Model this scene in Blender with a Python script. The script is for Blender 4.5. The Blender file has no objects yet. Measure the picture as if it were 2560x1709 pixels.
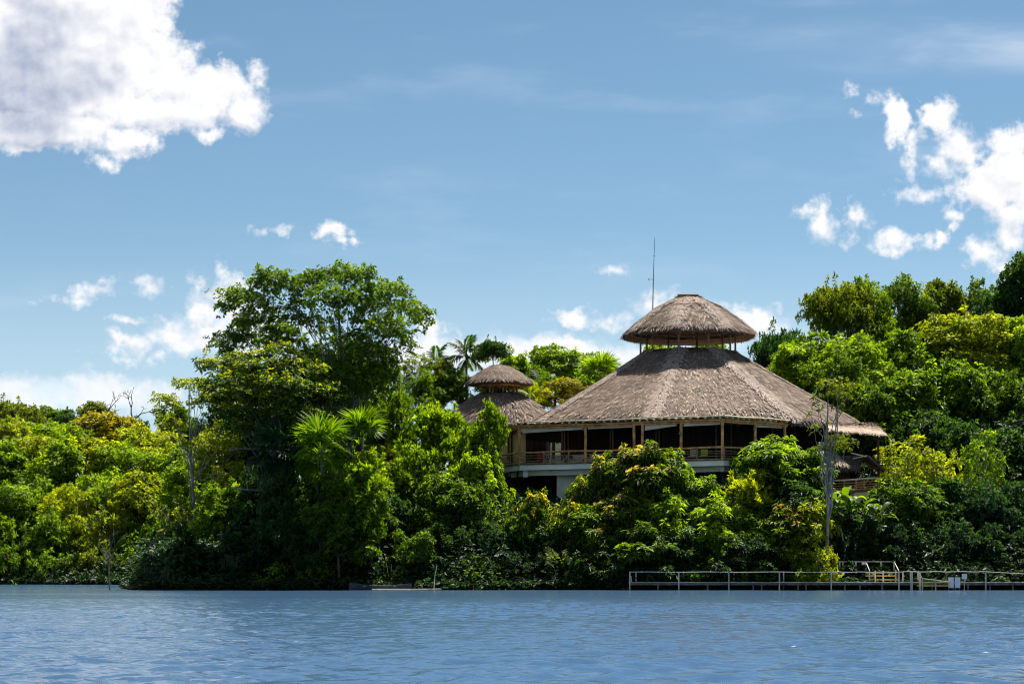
import bpy, math, random
import numpy as np
from mathutils import Vector, Matrix

# ------------------------------------------------------------------ camera, sky, sun, exposure
scene = bpy.context.scene
COL = scene.collection
R = math.radians
FPX, CX, HY, EYE = 5120.0, 1280.0, 1422.0, 1.7      # focal length in photo pixels, centre, horizon row, eye height

cam = bpy.data.cameras.new('camera')
cam.sensor_width = 36.0
cam.lens = 72.0
cam.shift_y = (HY - 854.5) / 2560.0
cam.clip_start = 0.5
cam.clip_end = 9000.0
cam_ob = bpy.data.objects.new('camera', cam)
cam_ob.location = (0, 0, EYE)
cam_ob.rotation_euler = (R(90), 0, 0)
COL.objects.link(cam_ob)
scene.camera = cam_ob

SUN_EL, SUN_AZ = 62.0, 32.0                         # azimuth counted from +Y towards +X
sd = bpy.data.lights.new('sun', 'SUN')
sd.energy = 5.0
sd.angle = R(0.53)
sd.color = (1.0, 0.94, 0.84)
sun = bpy.data.objects.new('sun', sd)
sdir = Vector((math.sin(R(SUN_AZ)) * math.cos(R(SUN_EL)), math.cos(R(SUN_AZ)) * math.cos(R(SUN_EL)), math.sin(R(SUN_EL))))
sun.rotation_euler = sdir.to_track_quat('Z', 'Y').to_euler()
sun.location = sdir * 300
COL.objects.link(sun)

vs = scene.view_settings
vs.view_transform = 'Standard'
vs.look = 'None'
vs.gamma = 1.0
vs.exposure = 1.02
vs.use_curve_mapping = False
SKY_STRENGTH = 0.050

cy = scene.cycles
cy.max_bounces = 6
cy.diffuse_bounces = 2
cy.glossy_bounces = 3
cy.transmission_bounces = 4
cy.transparent_max_bounces = 4
cy.caustics_reflective = False
cy.caustics_refractive = False
cy.sample_clamp_indirect = 4.0
cy.sample_clamp_direct = 2.0
cy.pixel_filter_type = 'BLACKMAN_HARRIS'
cy.filter_width = 1.05
cy.use_denoising = True
cy.denoiser = 'OPENIMAGEDENOISE'
cy.denoising_input_passes = 'RGB_ALBEDO_NORMAL'
cy.denoising_prefilter = 'ACCURATE'


class NG:
    """tiny helper to write node graphs"""
    def __init__(s, nt):
        s.nt = nt

    def n(s, t, **kw):
        x = s.nt.nodes.new(t)
        for k, v in kw.items():
            setattr(x, k, v)
        return x

    def put(s, sock, v):
        if v is None:
            return
        if isinstance(v, bpy.types.NodeSocket):
            s.nt.links.new(v, sock)
        else:
            sock.default_value = v

    def m(s, op, a, b=None, c=None, clamp=False):
        x = s.n('ShaderNodeMath', operation=op, use_clamp=clamp)
        for i, v in enumerate((a, b, c)):
            s.put(x.inputs[i], v)
        return x.outputs[0]

    def vm(s, op, a, b=None, c=None):
        x = s.n('ShaderNodeVectorMath', operation=op)
        for i, v in enumerate((a, b, c)):
            if v is not None:
                s.put(x.inputs[i], v)
        return x.outputs['Value'] if op in ('LENGTH', 'DOT_PRODUCT', 'DISTANCE') else x.outputs['Vector']

    def mix(s, f, a, b, mode='MIX'):
        x = s.n('ShaderNodeMix', data_type='RGBA', blend_type=mode)
        s.put(x.inputs[0], f)
        s.put(x.inputs[6], a)
        s.put(x.inputs[7], b)
        return x.outputs[2]

    def noise(s, vec, scale, detail=2.0, rough=0.5, dims='3D', dist=0.0, lac=2.0):
        x = s.n('ShaderNodeTexNoise', noise_dimensions=dims)
        s.put(x.inputs['Vector'], vec)
        x.inputs['Scale'].default_value = scale
        x.inputs['Detail'].default_value = detail
        x.inputs['Roughness'].default_value = rough
        x.inputs['Lacunarity'].default_value = lac
        x.inputs['Distortion'].default_value = dist
        return x.outputs['Fac']

    def ramp(s, f, a, b, lo=0.0, hi=1.0, smooth=True):
        x = s.n('ShaderNodeMapRange', interpolation_type='SMOOTHSTEP' if smooth else 'LINEAR')
        s.put(x.inputs[0], f)
        for i, v in enumerate((a, b, lo, hi)):
            s.put(x.inputs[1 + i], v)
        return x.outputs[0]


def build_world():
    w = bpy.data.worlds.new('World')
    scene.world = w
    w.use_nodes = True
    nt = w.node_tree
    nt.nodes.clear()
    g = NG(nt)
    sky = g.n('ShaderNodeTexSky', sky_type='NISHITA')
    sky.sun_disc = False
    sky.sun_elevation = R(SUN_EL)
    sky.sun_rotation = R(SUN_AZ)
    sky.altitude = 0
    sky.air_density = 0.8
    sky.dust_density = 0.0
    sky.ozone_density = 1.2
    hs = g.n('ShaderNodeHueSaturation')
    hs.inputs['Saturation'].default_value = 1.06
    hs.inputs['Hue'].default_value = 0.488
    nt.links.new(sky.outputs[0], hs.inputs['Color'])
    skyc = hs.outputs[0]
    tc = g.n('ShaderNodeTexCoord')
    d = tc.outputs['Generated']
    sep = g.n('ShaderNodeSeparateXYZ')
    nt.links.new(d, sep.inputs[0])
    y = g.m('MAXIMUM', sep.outputs[1], 0.05)
    u = g.m('DIVIDE', sep.outputs[0], y)
    v = g.m('DIVIDE', sep.outputs[2], y)
    px = g.m('MULTIPLY_ADD', u, 5.12, 1.28)
    py = g.m('MULTIPLY_ADD', v, -5.12, 1.422)
    cmb = g.n('ShaderNodeCombineXYZ')
    nt.links.new(px, cmb.inputs[0])
    nt.links.new(py, cmb.inputs[1])
    P0 = cmb.outputs[0]

    # cumulus banks of that sky: centre and half axes on the tangent plane towards the north
    B = [(.13, .10, .27, .24), (.28, .03, .16, .2), (.34, .2, .17, .15), (.48, .24, .17, .085), (.60, .26, .075, .065), (.10, .32, .24, .06),
         (.30, .345, .1, .05), (.63, .19, .03, .03), (.1, -.16, .42, .3), (.52, .33, .05, .02), (.27, .40, .03, .02),
         (2.24, .294, .034, .05), (2.346, .29, .05, .04), (2.394, .369, .065, .066), (2.354, .412, .05, .04), (2.287, .337, .027, .03),
         (2.273, .416, .018, .038), (2.291, .488, .045, .014), (2.532, .357, .065, .045), (2.485, .468, .1, .075), (2.535, .42, .075, .06),
         (2.54, .527, .085, .05), (2.54, .594, .05, .055), (2.477, .63, .075, .032), (2.508, .665, .03, .027), (2.054, .555, .036, .052),
         (2.018, .523, .024, .018), (2.133, .539, .034, .034), (2.164, .57, .022, .018), (2.224, .594, .06, .026), (2.279, .598, .045, .017),
         (2.346, .598, .022, .017), (2.382, .543, .024, .012), (2.184, .254, .018, .016), (2.141, .236, .010, .014), (2.15, .294, .010, .011),
         (2.129, .594, .016, .013), (2.75, .40, .2, .2),
         (.218, .734, .05, .026), (.19, .75, .05, .014), (.39, .706, .042, .019), (.498, .71, .016, .022), (.556, .69, .022, .026),
         (.572, .745, .065, .045), (.518, .778, .06, .045), (.6, .795, .08, .06), (.425, .838, .06, .033), (.49, .855, .09, .028),
         (.321, .865, .045, .024), (.305, .887, .022, .013), (.395, .887, .022, .012), (.327, .802, .065, .010), (.226, .881, .025, .007),
         (.687, .576, .03, .009), (.828, .583, .026, .009), (.855, .601, .024, .007),
         (.255, .965, .085, .034), (.354, .975, .085, .03), (.272, .995, .13, .03), (.03, .965, .08, .034), (.054, 1.0, .09, .03),
         (1.073, .822, .045, .048), (1.068, .865, .065, .04), (1.024, .887, .07, .035),
         (1.36, .88, .17, .045), (1.18, .885, .11, .03), (1.55, .89, .1, .03),
         (1.432, .795, .042, .016), (1.514, .795, .046, .02), (1.537, .681, .032, .010), (1.636, .764, .06, .036), (1.887, .80, .065, .04),
         (1.938, .82, .035, .02), (1.856, .785, .04, .026), (1.72, .79, .1, .04)]
    # warp the outline a little so that no bank stays an ellipse
    wn = g.n('ShaderNodeTexNoise', noise_dimensions='2D')
    wn.inputs['Scale'].default_value = 11.0
    wn.inputs['Detail'].default_value = 2.0
    nt.links.new(P0, wn.inputs['Vector'])
    pw = g.vm('ADD', P0, g.vm('MULTIPLY_ADD', wn.outputs['Color'], (.07, .05, 0), (-.035, -.025, 0)))
    def bodies(P, blobs):
        """distance to the edge of the nearest bank, positive inside"""
        cur = None
        for (bx, by, rx, ry) in blobs:
            r = (rx * ry) ** .5 * .9 + min(rx, ry) * .1
            l = g.vm('LENGTH', g.vm('MULTIPLY_ADD', P, (1 / rx, 1 / ry, 0), (-bx / rx, -by / ry, 0)))
            f = g.m('MULTIPLY_ADD', l, -r, r)
            cur = f if cur is None else g.m('MAXIMUM', cur, f)
        return cur
    F = g.m('MINIMUM', bodies(pw, B), 0.06)
    big = [q for q in B if q[2] * q[3] > .0022]
    Fu = g.m('MINIMUM', bodies(g.vm('ADD', pw, (0.012, -0.034, 0)), big), 0.06)
    n0 = g.noise(P0, 15.0, 3.0, 0.5, dims='2D')
    n2 = g.noise(P0, 48.0, 5.0, 0.55, dims='2D')
    n1 = g.noise(g.vm('ADD', P0, (0.012, -0.018, 0)), 15.0, 3.0, 0.5, dims='2D')
    D0 = g.m('ADD', g.m('ADD', F, g.m('MULTIPLY_ADD', n0, .085, -.0430)), g.m('MULTIPLY_ADD', n2, .050, -.0250))
    soft = g.noise(P0, 6.0, 1.0, 0.5, dims='2D')
    alpha = g.ramp(D0, -.017, g.m('MULTIPLY_ADD', soft, .075, -.002))
    lowfade = g.ramp(py, 0.78, 1.02, 1.0, 0.70)          # low banks are veiled by haze
    alpha = g.m('MULTIPLY', alpha, lowfade)
    lit = g.m('MULTIPLY_ADD', g.m('SUBTRACT', n0, n1), 0.8, 1.0)
    under = g.m('MULTIPLY', g.ramp(g.m('SUBTRACT', Fu, F), 0.0, 0.035), g.ramp(F, -0.01, 0.03, 0.12, 0.34))
    lit = g.m('SUBTRACT', lit, under)
    # the deep shaded heart of the big cloud
    heart = g.vm('LENGTH', g.vm('MULTIPLY_ADD', pw, (1 / .25, 1 / .20, 0), (-.05 / .25, -.17 / .20, 0)))
    hn = g.noise(P0, 5.5, 2.0, 0.4, dims='2D')
    hv = g.ramp(g.m('ADD', heart, g.m('MULTIPLY_ADD', hn, 1.9, -0.95)), 0.20, 1.25, 0.72, 0.0)
    lit = g.m('SUBTRACT', lit, hv, clamp=True)
    ccol = g.mix(lit, (0.19, 0.225, 0.305, 1), (0.50, 0.50, 0.512, 1))
    # pale banks low over the forest
    veil = None
    for (bx, by, rx, ry) in ((1.32, .90, .45, .075), (.12, 1.0, .5, .075), (1.78, .83, .28, .06), (.62, .84, .25, .08)):
        l = g.vm('LENGTH', g.vm('MULTIPLY_ADD', pw, (1 / rx, 1 / ry, 0), (-bx / rx, -by / ry, 0)))
        l = g.ramp(g.m('ADD', l, g.m('MULTIPLY_ADD', n0, 1.2, -.6)), 0.1, 1.0, 0.55, 0.0)
        veil = l if veil is None else g.m('MAXIMUM', veil, l)
    # thin streaks of cirrus
    st = g.n('ShaderNodeMapping')
    st.inputs['Rotation'].default_value = (0, 0, R(-7))
    st.inputs['Scale'].default_value = (1.0, 4.0, 1)
    nt.links.new(P0, st.inputs[0])
    c1 = g.noise(st.outputs[0], 1.9, 4.0, 0.55, dims='2D', dist=0.1)
    ci = g.ramp(c1, 0.50, 0.90, 0.0, 0.15)
    band = g.vm('LENGTH', g.vm('MULTIPLY_ADD', P0, (1 / .8, 1 / .10, 0), (-2.45 / .8, -.115 / .10, 0)))
    ci2 = g.m('MULTIPLY', g.ramp(band, 0.0, 1.0, 1.0, 0.0), g.ramp(c1, 0.32, 0.7, 0.1, 0.55))
    ci = g.m('MAXIMUM', ci, ci2)
    # the rest of the dome: the same kind of scattered cumulus on a flat ceiling
    z = g.m('MAXIMUM', g.m('ADD', sep.outputs[2], 0.12), 0.02)
    cm2 = g.n('ShaderNodeCombineXYZ')
    nt.links.new(g.m('DIVIDE', sep.outputs[0], z), cm2.inputs[0])
    nt.links.new(g.m('DIVIDE', sep.outputs[1], z), cm2.inputs[1])
    gn = g.noise(cm2.outputs[0], 1.3, 4.0, 0.55, dims='2D')
    ga = g.ramp(gn, 0.50, 0.68, 0.0, 0.9)

    bg = g.n('ShaderNodeBackground')
    K = 1.0
    base = g.n('ShaderNodeVectorMath', operation='SCALE')
    nt.links.new(skyc, base.inputs[0])
    base.inputs['Scale'].default_value = SKY_STRENGTH
    hz = g.ramp(py, 0.55, 1.05, 0.0, 0.5)
    front = g.mix(hz, base.outputs[0], (0.30, 0.39, 0.46, 1))
    front = g.mix(ci, front, (0.40, 0.44, 0.50, 1))
    front = g.mix(veil, front, (0.50, 0.53, 0.57, 1))
    front = g.mix(alpha, front, ccol)
    nt.links.new(front, bg.inputs[0])
    bg2 = g.n('ShaderNodeBackground')
    rest = g.mix(ga, base.outputs[0], (0.50, 0.51, 0.54, 1))
    nt.links.new(rest, bg2.inputs[0])
    # one continuous dome: towards the lodge the banks above, elsewhere the scattered cumulus
    m1 = g.ramp(g.m('ABSOLUTE', u), 0.36, 0.62)
    m2 = g.ramp(v, 0.34, 0.56)
    m3 = g.ramp(sep.outputs[1], 0.3, 0.2)
    mk = g.m('MAXIMUM', g.m('MAXIMUM', m1, m2), m3)
    ms = g.n('ShaderNodeMixShader')
    nt.links.new(mk, ms.inputs[0])
    nt.links.new(bg.outputs[0], ms.inputs[1])
    nt.links.new(bg2.outputs[0], ms.inputs[2])
    out = g.n('ShaderNodeOutputWorld')
    nt.links.new(ms.outputs[0], out.inputs[0])
    w.cycles.sampling_method = 'MANUAL'
    w.cycles.sample_map_resolution = 512


build_world()

# ------------------------------------------------------------------ helpers
rng = np.random.default_rng(7)


def at(px, py, Y):
    """world point that the photo shows at (px, py) when it stands Y metres out"""
    return Vector(((px - CX) / FPX * Y, Y, EYE + (HY - py) / FPX * Y))


def link(o, parent=None):
    COL.objects.link(o)
    if parent is not None:
        o.parent = parent
    return o


def tag(o, label=None, cat=None, group=None, kind=None):
    if label:
        o['label'] = label
    if cat:
        o['category'] = cat
    if group:
        o['group'] = group
    if kind:
        o['kind'] = kind
    return o


def empty(name, loc, label=None, cat=None, group=None):
    o = bpy.data.objects.new(name, None)
    o.location = loc
    o.empty_display_size = 0.3
    link(o)
    return tag(o, label, cat, group)


def mesh_np(name, V, F, mats=(), attrs=None, smooth=False):
    """mesh from arrays; F is one (n,k) int array"""
    V = np.ascontiguousarray(V, dtype=np.float32)
    F = np.ascontiguousarray(F, dtype=np.int32)
    me = bpy.data.meshes.new(name)
    n, k = F.shape
    me.vertices.add(len(V))
    me.vertices.foreach_set('co', V.ravel())
    me.loops.add(n * k)
    me.loops.foreach_set('vertex_index', F.ravel())
    me.polygons.add(n)
    me.polygons.foreach_set('loop_start', np.arange(0, n * k, k, dtype=np.int32))
    if smooth:
        me.polygons.foreach_set('use_smooth', np.ones(n, dtype=bool))
    for nm, arr in (attrs or {}).items():
        at_ = me.attributes.new(nm, 'FLOAT', 'POINT')
        at_.data.foreach_set('value', np.ascontiguousarray(arr, dtype=np.float32))
    for m in mats:
        me.materials.append(m)
    me.update(calc_edges=True)
    return me


class MB:
    """collects boxes, bars and tubes into one mesh"""
    def __init__(s):
        s.v, s.f = [], []

    def add(s, verts, faces):
        o = len(s.v)
        s.v += [tuple(p) for p in verts]
        s.f += [tuple(o + i for i in f) for f in faces]
        return s

    def box(s, c, size, rz=0.0):
        hx, hy, hz = size[0] / 2, size[1] / 2, size[2] / 2
        ca, sa = math.cos(rz), math.sin(rz)
        vs_ = []
        for z in (-hz, hz):
            for x, y in ((-hx, -hy), (hx, -hy), (hx, hy), (-hx, hy)):
                vs_.append((c[0] + x * ca - y * sa, c[1] + x * sa + y * ca, c[2] + z))
        return s.add(vs_, [(3, 2, 1, 0), (4, 5, 6, 7), (0, 1, 5, 4), (1, 2, 6, 5), (2, 3, 7, 6), (3, 0, 4, 7)])

    def tube(s, pts, rad, sides=6, cap=True):
        pts = [Vector(p) for p in pts]
        if not isinstance(rad, (list, tuple, np.ndarray)):
            rad = [rad] * len(pts)
        o = len(s.v)
        for i, p in enumerate(pts):
            t = (pts[min(i + 1, len(pts) - 1)] - pts[max(i - 1, 0)])
            if t.length < 1e-6:
                t = Vector((0, 0, 1))
            t.normalize()
            up = Vector((0, 0, 1)) if abs(t.z) < 0.9 else Vector((1, 0, 0))
            a = t.cross(up).normalized()
            b = t.cross(a)
            for k in range(sides):
                an = 2 * math.pi * k / sides
                s.v.append(tuple(p + (a * math.cos(an) + b * math.sin(an)) * rad[i]))
        for i in range(len(pts) - 1):
            for k in range(sides):
                k2 = (k + 1) % sides
                s.f.append((o + i * sides + k, o + i * sides + k2, o + (i + 1) * sides + k2, o + (i + 1) * sides + k))
        if cap:
            s.f.append(tuple(o + k for k in reversed(range(sides))))
            s.f.append(tuple(o + (len(pts) - 1) * sides + k for k in range(sides)))
        return s

    def bar(s, a, b, w, h):
        """square bar between two points"""
        a, b = Vector(a), Vector(b)
        t = (b - a).normalized()
        up = Vector((0, 0, 1)) if abs(t.z) < 0.95 else Vector((0, 1, 0))
        x = t.cross(up).normalized() * (w / 2)
        z = x.cross(t).normalized() * (h / 2)
        vs_ = [p + q for p in (a, b) for q in (-x - z, x - z, x + z, -x + z)]
        return s.add(vs_, [(0, 1, 2, 3), (7, 6, 5, 4), (0, 4, 5, 1), (1, 5, 6, 2), (2, 6, 7, 3), (3, 7, 4, 0)])

    def mesh(s, name, mat, smooth=False):
        me = bpy.data.meshes.new(name)
        me.from_pydata(s.v, [], s.f)
        if mat:
            me.materials.append(mat)
        if smooth:
            me.polygons.foreach_set('use_smooth', np.ones(len(me.polygons), dtype=bool))
        me.update()
        return me

    def build(s, name, mat, parent=None, loc=None, smooth=False):
        o = bpy.data.objects.new(name, s.mesh(name, mat, smooth))
        if loc is not None:
            o.location = loc
        return link(o, parent)


def obj(name, me, parent=None, loc=(0, 0, 0), rz=0.0, scale=(1, 1, 1)):
    o = bpy.data.objects.new(name, me)
    o.location = loc
    o.rotation_euler = (0, 0, rz)
    o.scale = scale
    return link(o, parent)


# ------------------------------------------------------------------ materials
MAT = {}


def material(name, base, rough=0.8, spec=0.3, noise=None, var=0.35, bump=0.0, bscale=None, stretch=None, second=None):
    m = bpy.data.materials.new(name)
    m.use_nodes = True
    g = NG(m.node_tree)
    b = m.node_tree.nodes['Principled BSDF']
    b.inputs['Roughness'].default_value = rough
    b.inputs['Specular IOR Level'].default_value = spec
    c = (*base, 1)
    if noise:
        tc = g.n('ShaderNodeTexCoord')
        vec = tc.outputs['Object']
        if stretch:
            mp = g.n('ShaderNodeMapping')
            mp.inputs['Scale'].default_value = stretch
            m.node_tree.links.new(vec, mp.inputs[0])
            vec = mp.outputs[0]
        nf = g.noise(vec, noise, 5.0, 0.6)
        lo = tuple(x * (1 - var) for x in base)
        hi = second or tuple(min(1, x * (1 + var)) for x in base)
        col = g.mix(g.ramp(nf, 0.3, 0.7), (*lo, 1), (*hi, 1))
        m.node_tree.links.new(col, b.inputs['Base Color'])
        if bump:
            bp = g.n('ShaderNodeBump')
            bp.inputs['Strength'].default_value = bump
            bp.inputs['Distance'].default_value = 0.05
            m.node_tree.links.new(g.noise(vec, bscale or noise * 3, 4.0, 0.6), bp.inputs['Height'])
            m.node_tree.links.new(bp.outputs[0], b.inputs['Normal'])
    else:
        b.inputs['Base Color'].default_value = c
    MAT[name] = m
    return m


material('bark_grey', (0.16, 0.145, 0.125), 0.9, 0.1, 3.0, 0.5, 0.6, stretch=(1, 1, .3))
material('bark_dark', (0.075, 0.06, 0.045), 0.9, 0.1, 3.0, 0.5, 0.6, stretch=(1, 1, .3))
material('bark_pale', (0.24, 0.215, 0.19), 0.9, 0.1, 3.0, 0.4, 0.5, stretch=(1, 1, .3))
material('bamboo', (0.55, 0.255, 0.09), 0.5, 0.4, 2.2, 0.45)
material('bamboo_pale', (0.82, 0.64, 0.42), 0.5, 0.4, 2.2, 0.3)
material('bamboo_grey', (0.26, 0.17, 0.11), 0.7, 0.3, 2.2, 0.4)
material('shade_dark_wood', (0.022, 0.016, 0.012), 0.8, 0.2, 1.2, 0.5, stretch=(3, 3, .2))  # wood colour darkened so hall and basement read as black shade
material('brown_wood', (0.10, 0.055, 0.03), 0.75, 0.2, 1.2, 0.5, stretch=(3, 3, .3))
material('white_plaster', (0.86, 0.85, 0.82), 0.85, 0.2, 0.6, 0.12)
material('yellow_plaster', (0.86, 0.60, 0.27), 0.85, 0.2, 0.6, 0.1)
material('canvas', (0.60, 0.52, 0.40), 0.9, 0.1, 0.8, 0.12)
material('dock_wood', (0.48, 0.43, 0.36), 0.85, 0.2, 2.0, 0.35, stretch=(1, 1, .4))
material('dock_dark', (0.13, 0.12, 0.11), 0.85, 0.2, 2.0, 0.4)
material('yellow_wood', (0.55, 0.44, 0.10), 0.7, 0.3, 2.0, 0.25)
material('rope', (0.60, 0.57, 0.50), 0.8, 0.2, 4.0, 0.15)
material('white_board', (0.72, 0.66, 0.70), 0.7, 0.3, 3.0, 0.08)
material('steel', (0.10, 0.10, 0.11), 0.5, 0.5)
material('canoe_paint', (0.035, 0.05, 0.075), 0.6, 0.4, 2.5, 0.4)
material('red_fabric', (0.30, 0.04, 0.03), 0.9, 0.1, 2.0, 0.2)
material('yellow_fabric', (0.55, 0.50, 0.06), 0.9, 0.1, 2.0, 0.2)
material('cream_fabric', (0.55, 0.44, 0.30), 0.9, 0.1, 1.5, 0.15)
material('soil', (0.022, 0.024, 0.010), 0.95, 0.1, 0.35, 0.5, 0.5, second=(0.02, 0.035, 0.010))


def leaf_material(name, trans=0.46, rough=0.48, spec=0.22):
    m = bpy.data.materials.new(name)
    m.use_nodes = True
    nt = m.node_tree
    g = NG(nt)
    nt.nodes.clear()
    oi = g.n('ShaderNodeObjectInfo')
    ti = g.n('ShaderNodeAttribute', attribute_name='tint')
    yo = g.n('ShaderNodeAttribute', attribute_name='young')
    yc = g.n('ShaderNodeAttribute', attribute_name='young_colour', attribute_type='OBJECT')
    hs = g.n('ShaderNodeHueSaturation')
    nt.links.new(oi.outputs['Color'], hs.inputs['Color'])
    nt.links.new(g.m('MULTIPLY_ADD', ti.outputs['Fac'], -0.035, 0.515), hs.inputs['Hue'])
    nt.links.new(g.m('MULTIPLY_ADD', ti.outputs['Fac'], 0.95, 0.34), hs.inputs['Value'])
    col = g.mix(yo.outputs['Fac'], hs.outputs[0], yc.outputs['Color'])
    b = g.n('ShaderNodeBsdfPrincipled')
    b.inputs['Roughness'].default_value = rough
    b.inputs['Specular IOR Level'].default_value = spec
    nt.links.new(col, b.inputs['Base Color'])
    t = g.n('ShaderNodeBsdfTranslucent')
    tcol = g.mix(1.0, col, (2.0, 2.0, 0.45, 1), 'MULTIPLY')
    nt.links.new(tcol, t.inputs[0])
    ms = g.n('ShaderNodeMixShader')
    ms.inputs[0].default_value = trans
    nt.links.new(b.outputs[0], ms.inputs[1])
    nt.links.new(t.outputs[0], ms.inputs[2])
    out = g.n('ShaderNodeOutputMaterial')
    nt.links.new(ms.outputs[0], out.inputs[0])
    MAT[name] = m
    return m


leaf_material('leaf')


def thatch_material():
    m = bpy.data.materials.new('thatch')
    m.use_nodes = True
    nt = m.node_tree
    g = NG(nt)
    b = nt.nodes['Principled BSDF']
    b.inputs['Roughness'].default_value = 0.8
    b.inputs['Specular IOR Level'].default_value = 0.25
    ti = g.n('ShaderNodeAttribute', attribute_name='tint')
    yo = g.n('ShaderNodeAttribute', attribute_name='young')
    tc = g.n('ShaderNodeTexCoord')
    nz = g.noise(tc.outputs['Object'], 0.55, 4.0, 0.6)
    r = g.n('ShaderNodeValToRGB')
    e = r.color_ramp.elements
    e[0].position, e[0].color = 0.0, (0.050, 0.035, 0.028, 1)
    e[1].position, e[1].color = 1.0, (0.60, 0.46, 0.34, 1)
    x = e.new(0.5)
    x.color = (0.225, 0.162, 0.122, 1)
    f = g.m('ADD', g.m('MULTIPLY', ti.outputs['Fac'], 0.75), g.m('MULTIPLY_ADD', nz, 0.6, -0.16), clamp=True)
    nt.links.new(f, r.inputs[0])
    col = g.mix(yo.outputs['Fac'], r.outputs[0], (0.44, 0.39, 0.37, 1))
    nt.links.new(col, b.inputs['Base Color'])
    MAT['thatch'] = m


thatch_material()


def water_material():
    m = bpy.data.materials.new('water')
    m.use_nodes = True
    nt = m.node_tree
    g = NG(nt)
    b = nt.nodes['Principled BSDF']
    b.inputs['Base Color'].default_value = (0.036, 0.086, 0.165, 1)
    b.inputs['Roughness'].default_value = 0.16
    b.inputs['IOR'].default_value = 1.40
    tc = g.n('ShaderNodeTexCoord')

    def waves(scale, sx, sy, rz, det):
        mp = g.n('ShaderNodeMapping')
        mp.inputs['Scale'].default_value = (sx, sy, 1)
        mp.inputs['Rotation'].default_value = (0, 0, R(rz))
        nt.links.new(tc.outputs['Object'], mp.inputs[0])
        return g.noise(mp.outputs[0], scale, det, 0.55, dims='2D', dist=0.3)
    h = g.m('MULTIPLY', waves(0.62, 0.8, 1.0, 9, 1.5), 0.85)
    h = g.m('ADD', h, g.m('MULTIPLY', waves(2.0, 0.8, 1.0, -12, 2.0), 0.50))
    h = g.m('ADD', h, g.m('MULTIPLY', waves(0.07, 1, 1.4, 20, 1.0), 1.0))
    # cat's paws: patches where the breeze roughens the surface
    paw = g.ramp(waves(0.05, 0.5, 1.0, 5, 2.0), 0.36, 0.64, 0.45, 1.3)
    bp = g.n('ShaderNodeBump')
    bp.inputs['Strength'].default_value = 1.0
    bp.inputs['Distance'].default_value = 0.11
    nt.links.new(g.m('MULTIPLY', h, paw), bp.inputs['Height'])
    nt.links.new(bp.outputs[0], b.inputs['Normal'])
    MAT['water'] = m


water_material()

# ------------------------------------------------------------------ setting: water and land
XS = [-600, -120, -60, -43, -39, -35, -32.5, -31, -29.5, 0, 60, 600]
YS = [246, 234, 230, 227, 210, 186, 175, 170, 168.2, 167.8, 168.0, 180]


def shore(x):
    return np.interp(x, XS, YS) + 0.5 * np.sin(x * 0.31) + 0.35 * np.sin(x * 0.83 + 1)


def ground(x, y):
    x = np.asarray(x, dtype=float)
    y = np.asarray(y, dtype=float)
    d = y - shore(x)
    left = np.clip((-x - 30) / 12, 0, 1)
    right = np.clip((x - 30) / 20, 0, 1)
    tip = np.interp(x, [-33, -14, -2], [.30, .55, 1.0])
    dp = np.maximum(d, 0)
    bank = tip * 7.8 * (1 - np.exp(-dp / 9.5)) + tip * 0.10 * np.maximum(dp - 10, 0) + right * 0.28 * np.clip(dp - 8, 0, 40)
    wood = 0.30 * np.minimum(dp, 30) + 0.05 * np.maximum(dp - 30, 0)
    h = bank * (1 - left) + wood * left
    h = np.minimum(h, 24 + 0 * h)
    h = h + np.where(d > 0, 0.25 * np.sin(x * 0.9) * np.sin(y * 0.7) * np.clip(d / 4, 0, 1), 0)
    return np.where(d < 0, np.maximum(-2.5, 0.45 * d), h) + 0.02


def gz(x, y):
    return float(ground(x, y))


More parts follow.
